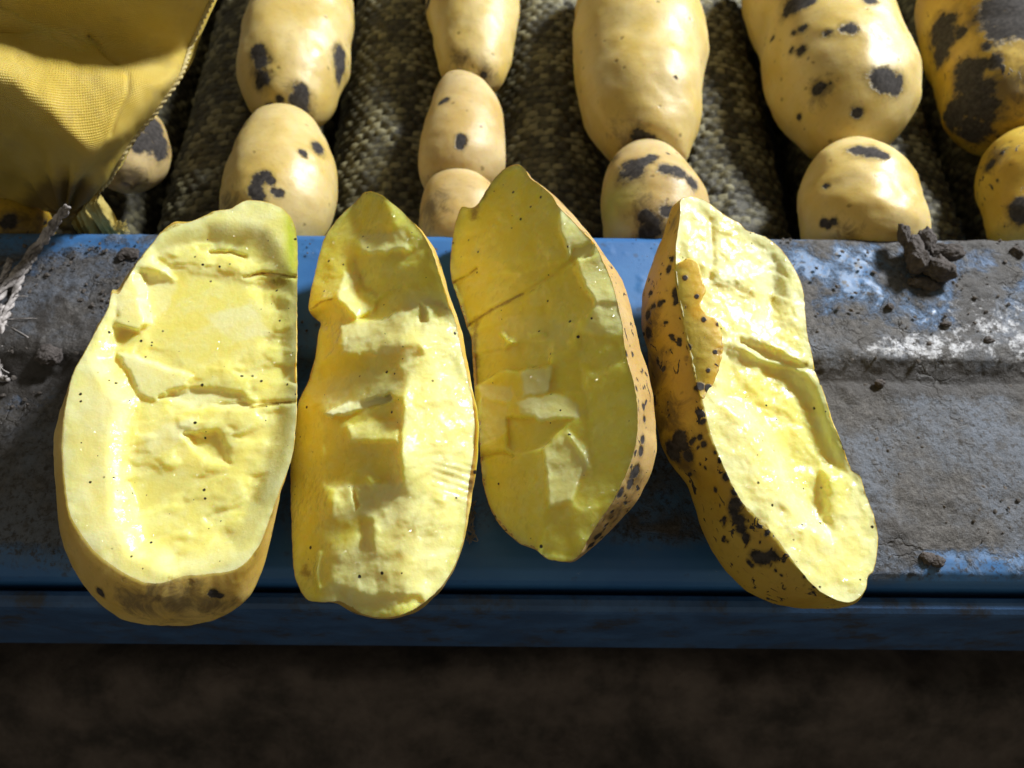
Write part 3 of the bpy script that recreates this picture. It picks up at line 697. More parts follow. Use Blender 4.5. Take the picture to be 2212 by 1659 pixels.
def relief_at(key, K, *a, **kw):
    # rim and face must agree: both are read from one grid laid over the face
    if len(K) > 3000: _relief_cache[key] = K
    base = _relief_cache[key]
    return relief(np.concatenate([K, base[[base[:, 0].argmin(), base[:, 0].argmax(), base[:, 1].argmin(), base[:, 1].argmax()]]]), *a, **kw)[:len(K)]
def crease(K, h, line, depth, wid):
    wob = np.stack([fbm(K / 20.0, 171, 3), fbm(K / 20.0, 191, 3)], -1) * 4.0
    return h - depth * np.exp(-(seg_dist(K + wob, line, False) / wid) ** 2)
def torn(K, seed, amp, sx=70.0, sy=42.0, levels=5, ang=0.0):
    c, s = math.cos(ang), math.sin(ang)
    X = K @ np.array([[c, -s], [s, c]])
    P = X / np.array([sx, sy])
    P = P + 0.35 * np.stack([fbm(P * 1.7, seed + 5, 3), fbm(P * 1.7, seed + 9, 3)], -1)
    q = (fbm(P, seed, 3, 0.45) + 1) * levels
    fl = np.floor(q); fr = q - fl
    return amp * ((fl + 0.45 * fr + 0.55 * sstep(0.72, 1.0, fr)) / levels - 1)

# ---- first half
rim1 = [(533,433),(560,434),(600,445),(625,465),(638,492),(643,530),(643,575),(642,640),(641,720),(641,790),(642,850),(640,905),(631,985),(604,1060),(583,1120),(558,1182),(513,1229),(450,1241),(400,1245),(373,1253),(343,1261),(310,1258),(270,1240),(230,1213),(203,1190),(180,1160),(156,1123),(146,1090),(139,1030),(136,975),(138,913),(146,855),(158,807),(182,762),(209,711),(233,666),(242,633),(257,634),(275,603),(299,564),(332,522),(347,504),(377,484),(407,480),(443,466),(461,457),(500,451),(511,443)]
out1 = [(533,440),(560,441),(600,452),(622,470),(634,495),(638,530),(638,575),(637,640),(637,720),(637,790),(637,850),(636,905),(630,990),(610,1056),(595,1120),(581,1186),(563,1243),(533,1293),(483,1329),(416,1348),(343,1349),(270,1336),(216,1303),(176,1253),(150,1196),(136,1130),(132,1063),(131,1000),(133,930),(140,870),(160,810),(190,758),(220,705),(245,660),(262,630),(285,595),(310,562),(340,528),(360,510),(390,494),(443,474),(500,458)]
def h1(K, rd):
    x, y = K[:, 0], K[:, 1]
    h = 0.5 * fbm(K / 90, 1, 3)
    I = [(227,774),(251,822),(285,862),(272,920),(262,1000),(268,1100),(300,1180),(380,1212),(500,1170),(560,1090),(600,980),(632,850),(632,640),(560,520),(450,505),(340,545),(270,640)]
    sd = sdist(K, I)
    h = h - 3.2 * sstep(-40, 30, sd)
    msk = sstep(-5, 20, sd)
    h = h + msk * (torn(K, 3, 2.4, 120, 62, 4, -0.25) + 0.25 * fbm(K / 30, 8, 3))
    h = facets(K, h, [
        ([(262,560),(330,560),(382,600),(372,660),(300,715),(250,700)], -0.9, -0.02, 0.02, 6),
        ([(300,590),(520,600),(600,680),(560,770),(420,800),(330,745)], -3.6, 0.03, 0.02, 18),
        ([(255,760),(415,812),(400,832),(335,862),(300,850)], -2.1, 0.0, -0.02, 4),
        ([(345,858),(420,838),(520,850),(540,880),(430,878)], -4.6, 0.0, 0.05, 8),
        ([(505,800),(640,790),(640,826),(560,828)], -3.6, 0.0, 0.22, 5),
        ([(400,940),(470,935),(500,1000),(450,990)], -5.4, 0.1, 0.0, 9),
        ([(275,1040),(380,1010),(430,1000),(400,1060),(300,1110)], -4.6, 0.05, -0.1, 7),
    ])
    h = crease(K, h, [(420,880),(520,872),(640,868)], 0.8, 5)
    h = crease(K, h, [(455,545),(500,548),(530,556)], 1.6, 4)
    h = crease(K, h, [(530,597),(570,590),(640,600)], 1.0, 4)
    h = h + 0.05 * fbm(K / 6, 30, 3) * msk
    h = h * (0.6 + 0.4 * sstep(0, 30, rd)) + (1 - sstep(0, 22, rd)) * 0.3 * fbm(K / 25, 12, 2)
    green = sstep(600, 640, x) * sstep(660, 520, y) * 0.9 + 0.25 * sstep(560, 640, x) * sstep(900, 600, y)
    stain = np.maximum(0.95 * (1 - np.hypot((x - 606) / 34, (y - 608) / 16)), 0.8 * (1 - np.abs(seg_dist(K, [(535,595),(585,588),(640,600)], False)) / 5))
    stain = np.maximum(stain, 0.8 * (1 - seg_dist(K, [(540,880),(600,872),(640,868)], False) / 6))
    stain = np.maximum(stain, 0.75 * (1 - np.hypot((x - 470) / 220, (y - 1250) / 14)))
    stain = np.maximum(stain, 0.7 * (1 - seg_dist(K, [(350,500),(400,478),(460,458)], False) / 8))
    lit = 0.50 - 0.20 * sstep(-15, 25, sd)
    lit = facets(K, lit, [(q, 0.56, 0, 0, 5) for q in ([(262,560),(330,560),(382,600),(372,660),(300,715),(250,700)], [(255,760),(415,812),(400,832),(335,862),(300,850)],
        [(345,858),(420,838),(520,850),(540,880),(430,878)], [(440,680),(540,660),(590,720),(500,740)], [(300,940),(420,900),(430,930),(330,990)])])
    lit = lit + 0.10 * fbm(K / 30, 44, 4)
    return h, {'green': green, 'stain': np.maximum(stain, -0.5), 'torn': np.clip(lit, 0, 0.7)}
cut_potato('broad cut potato half with green tinged corner, nearest to the yellow sack', rim1, out1, [((560,434),(560,441)), ((643,575),(638,575)), ((604,1060),(610,1056)), ((400,1245),(416,1348)), ((139,1030),(132,1063)), ((209,711),(220,705))], (390, 850), 0.034, (0.05, -0.10, 1), h1, M_SKIN_CUT, 0.012, 0.024, 101,
           patches=[(217, 1280, 9), (460, 1280, 9), (475, 1287, 6)], film=[(380, 1300, 90), (300, 1310, 70), (450, 1310, 60)])

# ---- second half
rim2 = [(788,416),(815,417),(845,437),(878,465),(908,498),(930,535),(940,562),(954,605),(971,657),(983,692),(995,747),(1010,813),(1022,875),(1027,930),(1022,985),(1014,1040),(1008,1096),(1004,1146),(992,1196),(972,1240),(942,1279),(898,1314),(855,1332),(815,1334),(782,1326),(752,1308),(732,1299),(702,1301),(665,1296),(645,1266),(635,1230),(630,1130),(628,1016),(632,946),(645,870),(670,819),(683,762),(689,715),(694,698),(677,685),(667,668),(671,634),(680,595),(692,543),(707,504),(737,465),(772,434)]
out2 = [(790,422),(815,423),(845,443),(880,470),(912,500),(938,535),(952,575),(964,615),(978,660),(990,700),(1002,750),(1016,813),(1028,875),(1033,935),(1033,985),(1025,1040),(1014,1096),(1007,1146),(994,1200),(972,1246),(942,1284),(898,1318),(855,1335),(815,1336),(778,1328),(745,1312),(728,1303),(702,1298),(668,1292),(650,1264),(640,1230),(635,1130),(633,1016),(637,946),(650,873),(675,822),(688,764),(694,720),(700,700),(684,690),(674,670),(678,634),(686,595),(697,546),(712,508),(741,470),(775,440)]
def h2(K, rd):
    x, y = K[:, 0], K[:, 1]
    h = 0.4 * fbm(K / 80, 2, 3)
    h = h + torn(K, 13, 1.1, 100, 60, 4, -0.35) * sstep(4, 26, rd)
    h = h + relief_at('second', K, [
        ([(895,655),(985,645),(1000,700),(1040,870),(1045,990),(1030,1100),(990,1260),(890,1330),(760,1320),(700,1300),(720,1200),(800,1120),(866,1060),(860,850),(880,780)], 0.8, -0.50, 0.0, 14),
        ([(775,425),(836,430),(850,505),(790,510),(765,480)], -0.8, 0.75, -0.2, 9),            # scoop near the tip
        ([(836,428),(900,480),(935,530),(885,520),(850,500)], 0.3, -0.35, 0.0, 8),
        ([(776,512),(878,500),(884,538),(780,550)], 0.8, -0.5, 0.35, 5),
        ([(762,552),(890,540),(925,520),(968,672),(905,650),(868,615),(815,640),(775,610)], -2.6, 0.55, -0.2, 5),   # shaded hollow
        ([(692,543),(765,500),(764,580),(740,600),(725,640),(660,670),(665,620)], -0.2, 0.12, 0.0, 6),
        ([(743,582),(773,597),(770,636),(802,664),(773,688),(725,640)], 0.8, -0.7, 0.2, 3),   # lit block
        ([(655,680),(690,652),(725,642),(773,688),(735,695),(680,705)], -1.2, 0.05, -0.75, 3),    # end of the block
        ([(773,690),(802,668),(822,642),(868,614),(910,652),(925,690),(850,700)], -3.4, 0.5, -0.2, 3),
        ([(680,698),(745,692),(725,750),(690,790),(670,770)], -2.2, 0.7, -0.1, 5),
        ([(737,700),(830,690),(905,660),(915,745),(830,765),(740,760)], 0.6, -0.45, 0.2, 4), # lit plateau
        ([(690,780),(900,745),(912,775),(800,810),(690,825)], -1.3, 0.5, -0.4, 5),
        ([(650,835),(800,800),(880,810),(868,850),(700,890),(640,885)], -0.6, -0.25, 0.15, 8),
        ([(620,885),(702,890),(706,1040),(690,1165),(615,1190)], -1.6, 0.85, 0.0, 10),
        ([(700,896),(868,862),(868,1040),(800,1060),(725,1055),(700,1050)], -2.8, 0.62, -0.08, 4),  # big hollow
        ([(752,915),(810,905),(864,908),(862,950),(756,955)], -0.3, -0.4, 0.55, 4),           # lit shelf in it
        ([(722,1060),(760,1050),(808,1060),(812,1118),(720,1120)], 0.2, -0.6, 0.2, 5),
        ([(795,1030),(830,1040),(870,1050),(866,1085),(812,1090)], 1.0, -0.6, 0.1, 6),
        ([(776,1122),(804,1122),(802,1190),(782,1186)], -1.6, 0.42, 0.0, 6),
        ([(640,1200),(700,1190),(710,1290),(660,1300),(630,1260)], -0.6, 0.1, 0.1, 10),
        ([(720,1268),(800,1290),(905,1285),(910,1300),(840,1318),(760,1302)], -1.6, 0.1, -0.35, 5),
    ], 1.2, 1.3, 6.0, 105.0, 0.26)
    t = np.clip(x - 862, 0, None); h = h - 0.107 * 0.42 * (np.sqrt(t * t + 400) - 20) * sstep(560, 720, y)
    # torn pale chips
    h = facets(K, h, [([(700,894),(720,882),(745,874),(790,866),(842,850),(850,860),(805,884),(765,890),(715,901)], 0.9, -0.3, 0.2, 3),
                      ([(760,1046),(768,1052),(776,1092),(768,1100)], 0.9, -0.4, 0.0, 3)], 1.0, 1.0, 4.0)
    # raised right strip with fine knife ripples low down
    h = h + 0.16 * np.sin((y + 0.3 * (1012 - x) + 6 * fbm(K / 30, 5, 2)) / 2.6) * sstep(920, 960, x) * sstep(985, 1010, y) * sstep(1110, 1060, y)
    h = h + 1.1 * np.exp(-(np.hypot((x - 958), (y - 1080)) / 20) ** 2)
    h = h + 0.9 * np.exp(-(seg_dist(K, [(690,1195),(684,1240),(690,1270)], False) / 6) ** 2)
    h = h + 0.07 * fbm(K / np.array([9.0, 4.0]), 33, 3) + 0.18 * fbm(K / 22, 34, 3)
    h = h + (1 - sstep(0, 12, rd)) * 0.3 * fbm(K / 25, 14, 2)
    notch = sstep(30, 5, np.hypot(x - 690, y - 690))
    h = h - 1.5 * notch
    green = 0.5 * sstep(740, 690, x) * sstep(660, 560, y)
    stain = np.maximum(0.7 * (1 - np.hypot((x - 660) / 26, (y - 1235) / 30)), -0.5)
    stain = np.maximum(stain, 0.75 * (1 - seg_dist(K, [(672,668),(695,651),(718,646)], False) / 5))
    lit = facets(K, np.full(len(K), 0.10), [([(p[0], p[1]) for p in q], v, 0, 0, sf) for q, v, sf in (  # right flank and lit facets painted paler than the shaded left
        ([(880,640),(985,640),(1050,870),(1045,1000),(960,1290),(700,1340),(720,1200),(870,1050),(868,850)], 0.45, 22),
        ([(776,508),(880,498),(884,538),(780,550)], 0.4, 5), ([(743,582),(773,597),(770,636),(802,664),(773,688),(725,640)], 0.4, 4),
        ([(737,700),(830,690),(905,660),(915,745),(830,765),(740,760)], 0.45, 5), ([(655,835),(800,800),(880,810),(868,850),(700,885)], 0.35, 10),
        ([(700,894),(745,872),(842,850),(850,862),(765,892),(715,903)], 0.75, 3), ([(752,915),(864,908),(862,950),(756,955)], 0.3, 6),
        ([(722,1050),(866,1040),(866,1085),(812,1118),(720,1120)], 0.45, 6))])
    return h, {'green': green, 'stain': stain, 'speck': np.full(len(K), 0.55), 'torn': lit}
cut_potato('cut potato half with deep notched left side and bright wet right flank', rim2, out2, [((815,417),(815,423)), ((983,692),(990,700)), ((1008,1096),(1014,1096)), ((815,1334),(815,1336)), ((628,1016),(633,1016)), ((694,698),(700,700))], (830, 870), 0.031, (-0.50, -0.15, 1), h2, M_SKIN_CUT, 0.009, 0.022, 202,
           patches=[(862, 448, 12), (878, 466, 12), (890, 478, 7), (950, 568, 7), (1026, 1020, 5)], film=[(1018, 1050, 30), (770, 1325, 40)])

# ---- third half
rim3 = [(1111,356),(1124,357),(1135,367),(1143,382),(1169,402),(1191,421),(1207,446),(1228,467),(1255,496),(1284,526),(1300,558),(1319,601),(1333,650),(1344,700),(1352,762),(1370,829),(1377,879),(1377,932),(1369,979),(1350,1029),(1327,1079),(1300,1119),(1272,1162),(1254,1196),(1237,1211),(1213,1213),(1187,1209),(1170,1199),(1157,1187),(1127,1176),(1093,1149),(1070,1119),(1053,1079),(1043,1039),(1038,986),(1033,919),(1027,869),(1022,786),(1020,735),(1009,705),(991,649),(977,609),(973,572),(977,524),(983,486),(993,454),(1001,446),(1017,449),(1029,444),(1041,428),(1055,404),(1079,374),(1097,361)]
out3 = [(1111,361),(1124,361),(1138,370),(1150,385),(1174,402),(1204,425),(1241,462),(1284,518),(1308,553),(1334,590),(1351,625),(1369,680),(1386,752),(1403,812),(1414,879),(1417,952),(1410,1002),(1393,1042),(1373,1082),(1333,1129),(1300,1166),(1258,1200),(1238,1213),(1213,1213),(1187,1207),(1170,1196),(1157,1184),(1127,1172),(1096,1146),(1074,1117),(1057,1079),(1047,1039),(1042,986),(1037,919),(1031,869),(1026,786),(1024,735),(1013,705),(996,649),(982,609),(978,572),(982,524),(988,490),(998,462),(1020,456),(1035,448),(1046,432),(1060,408),(1083,379)]
def h3(K, rd):
    x, y = K[:, 0], K[:, 1]
    h = 0.35 * fbm(K / 90, 4, 3) - 1.0
    h = h + relief_at('third', K, [
        ([(1079,374),(1135,372),(1205,448),(1222,490),(1205,540),(1255,580),(1130,600),(1000,610),(978,560),(990,470),(1040,440)], -0.8, 0.24, -0.05, 7),   # shaded upper field
        ([(1180,520),(1225,515),(1240,560),(1190,560)], -0.9, -0.10, 0.0, 10),
        ([(1205,440),(1310,530),(1270,556),(1225,550),(1210,500)], 0.6, -0.42, 0.08, 5),
        ([(1235,535),(1285,522),(1276,560),(1225,575)], -2.2, 0.25, 0.1, 4),
        ([(1245,560),(1310,545),(1345,650),(1320,690),(1285,660),(1262,620)], 1.2, -0.46, 0.08, 5),    # lit flank
        ([(985,610),(1130,590),(1230,560),(1262,620),(1285,660),(1250,700),(1120,680),(1015,715)], -1.8, 0.24, 0.02, 6),
        ([(1030,712),(1110,680),(1180,680),(1250,705),(1230,750),(1130,790),(1025,790)], -1.8, -0.14, 0.0, 10),
        ([(1285,655),(1345,650),(1362,700),(1320,725),(1265,715)], 0.1, -0.42, 0.0, 8),
        ([(1250,715),(1330,730),(1365,770),(1280,810),(1250,780)], -1.4, 0.04, -0.05, 14),
        ([(1022,770),(1110,740),(1190,740),(1190,790),(1080,800),(1025,830)], -3.2, 0.16, 0.0, 6),
        ([(1190,790),(1255,760),(1265,840),(1180,850)], -1.6, -0.12, -0.05, 10),
        ([(1262,835),(1385,830),(1390,935),(1300,975),(1265,965)], -0.6, 0.30, -0.12, 6),             # shaded right block
        ([(1038,828),(1108,836),(1106,865),(1036,868)], -0.3, -0.30, 0.25, 3),
        ([(1038,858),(1064,870),(1100,878),(1096,908),(1090,940),(1040,960),(1034,915)], -0.9, -0.26, 0.1, 4),
        ([(1128,800),(1195,792),(1188,845),(1130,858)], 0.5, -0.40, 0.06, 3),                       # pale chips
        ([(1120,868),(1200,850),(1250,870),(1252,900),(1190,910),(1125,895)], 0.4, -0.34, 0.30, 4),
        ([(1096,900),(1190,908),(1235,905),(1175,965),(1120,985),(1097,965)], -3.4, 0.18, -0.12, 4),
        ([(1040,975),(1170,975),(1185,1020),(1180,1100),(1165,1190),(1100,1150),(1050,1090)], -1.2, 0.22, -0.06, 8), # shaded lower left
        ([(1172,970),(1225,930),(1265,965),(1270,1008),(1235,1080),(1185,1098)], 0.9, -0.32, 0.05, 4),      # pale tongue
        ([(1268,975),(1378,945),(1372,990),(1325,1075),(1260,1110),(1240,1080)], -0.8, -0.10, 0.04, 8),
        ([(1175,1100),(1225,1090),(1240,1140),(1250,1200),(1170,1200)], -1.0, -0.14, 0.0, 8),
        ([(1222,1102),(1310,1100),(1268,1165),(1240,1140)], -0.3, -0.20, 0.0, 4),
    ], 1.0, 0.8, 4.0, 85.0, 0.45)
    h = h + 0.22 * torn(K, 23, 2.0, 70, 45, 5, -0.5) + 0.25 * fbm(K / 26, 18, 4)
    h = crease(K, h, [(1008,705),(1060,670),(1130,635),(1200,590),(1240,560)], 0.7, 5)
    h = crease(K, h, [(980,612),(1010,595),(1030,580)], 0.8, 3)
    h = crease(K, h, [(1036,988),(1080,978),(1110,985)], 0.8, 4)
    for line, amp in (([(1085,722),(1095,735),(1110,740)], 1.6), ([(1090,752),(1100,742)], 1.5), ([(1150,722),(1175,720)], 1.2), ([(1230,940),(1262,985),(1272,1008)], 0.7)):
        h = h + amp * np.exp(-(seg_dist(K + np.stack([fbm(K/6, 4, 3), fbm(K/6, 6, 3)], -1) * 4, line, False) / 5) ** 2)
    h = h + 0.06 * fbm(K / np.array([9.0, 4.0]), 35, 3)
    h = h + (1 - sstep(0, 14, rd)) * 0.3 * fbm(K / 25, 16, 2)
    stain = np.maximum(0.9 * (1 - np.hypot((x - 1025) / 20, (y - 460) / 26)), 0.8 * (1 - seg_dist(K, [(1008,705),(1060,670),(1130,635)], False) / 6))
    stain = np.maximum(stain, 0.75 * (1 - seg_dist(K, [(1029,444),(1041,428),(1055,404)], False) / 10))
    stain = np.maximum(stain, 0.7 * (1 - seg_dist(K, [(1030,690),(1024,735),(1030,790)], False) / 14))
    stain = np.maximum(stain, 0.6 * (1 - seg_dist(K, [(978,610),(1010,594),(1030,580)], False) / 5))
    lit = facets(K, np.full(len(K), 0.06), [(q, v, 0, 0, sf) for q, v, sf in (  # lit flank and chips painted paler than the shaded face
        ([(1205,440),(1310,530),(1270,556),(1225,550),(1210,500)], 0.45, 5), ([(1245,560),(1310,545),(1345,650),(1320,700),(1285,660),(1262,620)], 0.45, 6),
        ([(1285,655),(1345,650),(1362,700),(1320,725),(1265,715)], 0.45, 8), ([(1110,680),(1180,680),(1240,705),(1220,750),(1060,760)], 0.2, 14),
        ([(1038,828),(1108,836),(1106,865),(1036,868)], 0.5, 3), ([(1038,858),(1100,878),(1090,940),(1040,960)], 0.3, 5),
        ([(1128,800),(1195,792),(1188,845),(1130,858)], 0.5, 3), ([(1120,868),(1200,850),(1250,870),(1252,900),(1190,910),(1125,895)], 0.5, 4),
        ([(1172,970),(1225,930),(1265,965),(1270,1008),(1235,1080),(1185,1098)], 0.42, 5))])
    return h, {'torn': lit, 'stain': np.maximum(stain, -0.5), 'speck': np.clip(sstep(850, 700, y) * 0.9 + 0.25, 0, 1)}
cut_potato('pointed cut potato half in shade, with square torn chips across its middle', rim3, out3, [((1124,357),(1124,361)), ((1207,446),(1241,462)), ((1352,762),(1386,752)), ((1350,1029),(1393,1042)), ((1213,1213),(1213,1213)), ((1033,919),(1037,919)), ((977,609),(982,609))], (1190, 800), 0.036, (-0.70, -0.18, 1), h3, M_SKIN_RUSSET, 0.013, 0.024, 303,
           patches=[(1180, 408, 8), (1200, 424, 8), (1225, 450, 8), (1352, 765, 6), (1375, 840, 7), (1390, 880, 8), (1392, 905, 7), (1388, 950, 9), (1385, 975, 10), (1372, 1020, 14), (1362, 1045, 12), (1340, 1065, 12), (1290, 1160, 10), (1275, 1178, 10)] + list(flecks(SKIN3, 90, 1.2, 5, 5)),
           film=[(1375, 1040, 40), (1330, 1110, 40), (1215, 440, 30)])

# ---- fourth half
rim4 = [(1470,432),(1484,425),(1511,428),(1535,441),(1565,465),(1598,483),(1613,498),(1649,510),(1685,537),(1715,579),(1733,621),(1739,672),(1743,720),(1754,768),(1761,804),(1775,837),(1786,870),(1798,909),(1817,956),(1838,1014),(1858,1030),(1868,1064),(1887,1114),(1896,1162),(1893,1203),(1885,1235),(1875,1246),(1869,1273),(1858,1289),(1834,1302),(1804,1295),(1766,1273),(1728,1232),(1697,1190),(1671,1156),(1640,1124),(1608,1092),(1583,1051),(1557,994),(1538,947),(1525,899),(1512,845),(1500,800),(1488,740),(1478,690),(1468,640),(1461,590),(1460,531),(1466,489),(1470,456)]
out4 = [(1466,436),(1484,430),(1511,434),(1533,447),(1562,470),(1594,489),(1610,504),(1644,517),(1679,543),(1708,583),(1726,623),(1732,672),(1737,720),(1747,768),(1754,804),(1768,837),(1779,872),(1791,911),(1810,958),(1832,1018),(1851,1034),(1861,1066),(1880,1116),(1889,1162),(1887,1203),(1880,1237),(1872,1250),(1867,1275),(1858,1292),(1836,1305),(1804,1312),(1766,1313),(1719,1311),(1671,1301),(1640,1289),(1608,1270),(1570,1235),(1538,1187),(1513,1133),(1498,1089),(1484,1050),(1463,1020),(1440,985),(1422,930),(1411,867),(1399,762),(1386,702),(1388,648),(1397,603),(1412,555),(1430,513),(1442,477),(1452,450)]
def h4(K, rd):
    x, y = K[:, 0], K[:, 1]
    h = 0.4 * fbm(K / 90, 6, 3)
    I = [(1560,860),(1620,900),(1680,980),(1700,1040),(1740,1120),(1800,1150),(1835,1100),(1850,1060),(1830,1010),(1790,940),(1760,860),(1700,790),(1600,770),(1570,800)]
    sd = sdist(K, I)
    h = h - 3.6 * sstep(-26, 30, sd)
    h = h + (torn(K, 33, 2.4, 90, 60, 5, 0.5) * 0.6) * sstep(6, 30, rd) * sstep(1200, 1120, y)
    # hollow on the upper right and long groove
    h = h - 3.0 * np.exp(-((x - 1668) / 26) ** 2 - ((y - 640) / 60) ** 2)
    h = h - 0.7 * np.exp(-(seg_dist(K, [(1535,480),(1540,560),(1533,600)], False) / 7) ** 2)
    h = facets(K, h, [
        ([(1560,650),(1600,680),(1680,745),(1740,770),(1742,800),(1640,770),(1575,735)], 0.4, 0.0, 0.06, 6),
        ([(1600,738),(1660,755),(1720,782),(1755,800),(1690,790),(1640,772)], -2.2, 0.0, 0.1, 6),
        ([(1530,858),(1560,880),(1640,980),(1690,1060),(1660,1130),(1590,1050),(1545,960)], 0.3, 0.10, 0.0, 14),
        ([(1570,770),(1640,790),(1640,850),(1575,850)], -3.0, 0.05, 0.0, 14),
        ([(1725,1018),(1790,1005),(1786,1045),(1735,1052)], -4.4, 0.05, 0.0, 12),
        ([(1780,1018),(1840,1016),(1866,1064),(1892,1150),(1885,1230),(1810,1240),(1790,1130)], -0.6, 0.0, 0.02, 12),
    ], 0.8, 2.0)
    h = h + 0.12 * fbm(K / 6, 37, 3) * sstep(1220, 1120, y) + 0.45 * fbm(K / 24, 38, 4)
    h = h * (0.6 + 0.4 * sstep(0, 30, rd)) + (1 - sstep(0, 14, rd)) * 0.3 * fbm(K / 25, 18, 2)
    green = 0.85 * sstep(1770, 1800, x - (y - 900) * 0.45) * sstep(860, 900, y) * sstep(1010, 960, y)
    stain = np.maximum(0.62 * (1 - np.hypot((x - 1668) / 26, (y - 648) / 46)), 0.85 * (1 - np.hypot((x - 1742) / 14, (y - 788) / 18)))
    stain = np.maximum(stain, 0.7 * (1 - seg_dist(K, [(1612,1100),(1650,1132),(1672,1158)], False) / 9))
    stain = np.maximum(stain, 0.6 * (1 - np.hypot((x - 1840) / 22, (y - 1278) / 12)))
    return h, {'green': np.clip(green, 0, 1), 'stain': np.maximum(stain, -0.5), 'speck': np.full(len(K), 0.5), 'torn': 0.50 - 0.22 * sstep(-10, 30, sd) + 0.12 * sstep(700, 600, y)}
cut_potato('cut potato half showing its orange flecked skin, beside the bare dusty end of the rail', rim4, out4, [((1484,425),(1484,430)), ((1739,672),(1732,672)), ((1858,1030),(1851,1034)), ((1858,1289),(1858,1292)), ((1766,1273),(1719,1311)), ((1671,1156),(1570,1235)), ((1583,1051),(1497,1089)), ((1538,947),(1446,995)), ((1512,845),(1410,850)), ((1488,740),(1386,702)), ((1461,590),(1400,590)), ((1466,489),(1442,477))], (1680, 850), 0.035, (0.14, -0.14, 1), h4, M_SKIN_DIRTY, 0.015, 0.022, 404,
           patches=[(1466, 628, 11), (1464, 642, 9), (1445, 580, 9), (1452, 560, 7), (1512, 840, 8), (1530, 835, 13), (1528, 848, 10), (1512, 690, 8), (1552, 700, 8), (1545, 690, 7), (1400, 680, 10), (1412, 660, 9), (1400, 720, 12), (1425, 655, 8), (1470, 955, 24), (1455, 975, 22), (1485, 985, 14),
                    (1588, 1062, 8), (1590, 1085, 11), (1585, 1105, 12), (1592, 1122, 14), (1600, 1142, 12), (1612, 1158, 8), (1632, 1200, 11), (1650, 1208, 12), (1668, 1200, 10), (1640, 1210, 10), (1568, 1030, 7), (1520, 960, 7), (1512, 945, 6)] + list(flecks(SKIN4, 170, 1.4, 5.5, 4)),
           film=[(1420, 800, 75), (1445, 900, 75), (1405, 700, 60), (1480, 1000, 50), (1455, 480, 40)])

def peel_flap():
    root = [o for o in bpy.data.objects if o.name.startswith('cut_potato')][-1]
    nrm = np.array((0.14, -0.14, 1.0)); nrm /= np.linalg.norm(nrm); p0 = on_z(np.array((1680., 850.)), 0.035)
    edge = [(1459,573),(1473,564),(1490,558),(1507,568),(1517,603),(1525,627),(1514,657),(1529,681),(1545,688),(1553,702),(1560,730),(1562,757),(1550,807),(1539,831),(1527,846),(1517,862)]
    back = [(1500,820),(1486,755),(1474,695),(1464,640),(1457,590)]
    E = catmull(np.array(edge + back, float), 220)
    E = E + 2.4 * np.stack([fbm(E / 8, 3, 3), fbm(E / 8, 8, 3)], -1) * sstep(3, 12, seg_dist(E, back, False))[:, None]
    gx, gy = np.meshgrid(np.arange(1450, 1570, 3.0), np.arange(550, 870, 3.0)); G = np.stack([gx.ravel(), gy.ravel()], -1)
    G = G[inside(G, E)]; G = G[seg_dist(G, E) > 2]
    r = delaunay_2d_cdt([Vector(p) for p in np.concatenate([E, G])], [], [list(range(len(E)))], 1, 1e-4)
    K = np.array([tuple(v) for v in r[0]]); F = [list(f) for f in r[2]]
    if sum((K[f[1]] - K[f[0]])[0] * (K[f[2]] - K[f[0]])[1] - (K[f[1]] - K[f[0]])[1] * (K[f[2]] - K[f[0]])[0] for f in F) > 0: F = [f[::-1] for f in F]
    db = seg_dist(K, back, False); fr, _ = h4(K, np.full(len(K), 30.0))
    top = -0.25 + 2.3 * (1 - (1 - np.minimum(db / 75, 1)) ** 2) + 0.25 * fbm(K / 18, 6, 3) * sstep(0, 15, db)
    V = lift(K, p0, nrm, top); W = lift(K, p0, nrm, top - 0.45)
    n = len(K); cnt = {}
    for f in F:
        for a, b in zip(f, f[1:] + f[:1]): cnt[(a, b)] = 1
    side = [[b, a, a + n, b + n] for (a, b) in cnt if (b, a) not in cnt]
    ef = np.concatenate([1 - sstep(2, 9, seg_dist(K, edge[8:], False))] * 2) * 0.9 - 0.35
    dd = np.full(2 * n, -1.0)
    for x, y, q in ((1512,835,12),(1530,838,10),(1552,700,8),(1520,690,7),(1545,760,6),(1480,600,7),(1505,640,6),(1530,800,7)):
        dd = np.maximum(dd, np.concatenate([0.75 * (1 - np.hypot(K[:, 0] - x, K[:, 1] - y) / q)] * 2))
    mesh('peel_flap', np.concatenate([V, W]), F + [[i + n for i in f[::-1]] for f in F] + side, M_SKIN_DIRTY, root, attrs={'film': ef, 'dirt': dd, 'green': np.zeros(2 * n)})
peel_flap()

# ------------------------------------------------------------------ soil clods and crumbs
def clod_mesh(c, r, seed, n=40, rough=0.35):
    th = np.linspace(0.02, np.pi - 0.02, n); ph = np.linspace(0, 2*np.pi, n * 2, endpoint=False)
    T, P = np.meshgrid(th, ph, indexing='ij')
    d = np.stack([np.sin(T)*np.cos(P), np.sin(T)*np.sin(P), np.cos(T)], -1).reshape(-1, 3)
    # faceted: cut by random planes
    rs = np.random.default_rng(seed); rad = np.ones(len(d))
    for k in range(14):
        q = rs.normal(size=3); q /= np.linalg.norm(q); off = rs.uniform(0.72, 1.0)
        dn = d @ q; rad = np.where(dn > 0.05, np.minimum(rad, off / np.maximum(dn, 0.05)), rad)
    rad = rad * (1 + rough * 0.9 * fbm(d * 2.6, seed, 5))
    return c + d * rad[:, None] * np.asarray(r), grid_faces(n * 2, n, True)[:, ::-1]
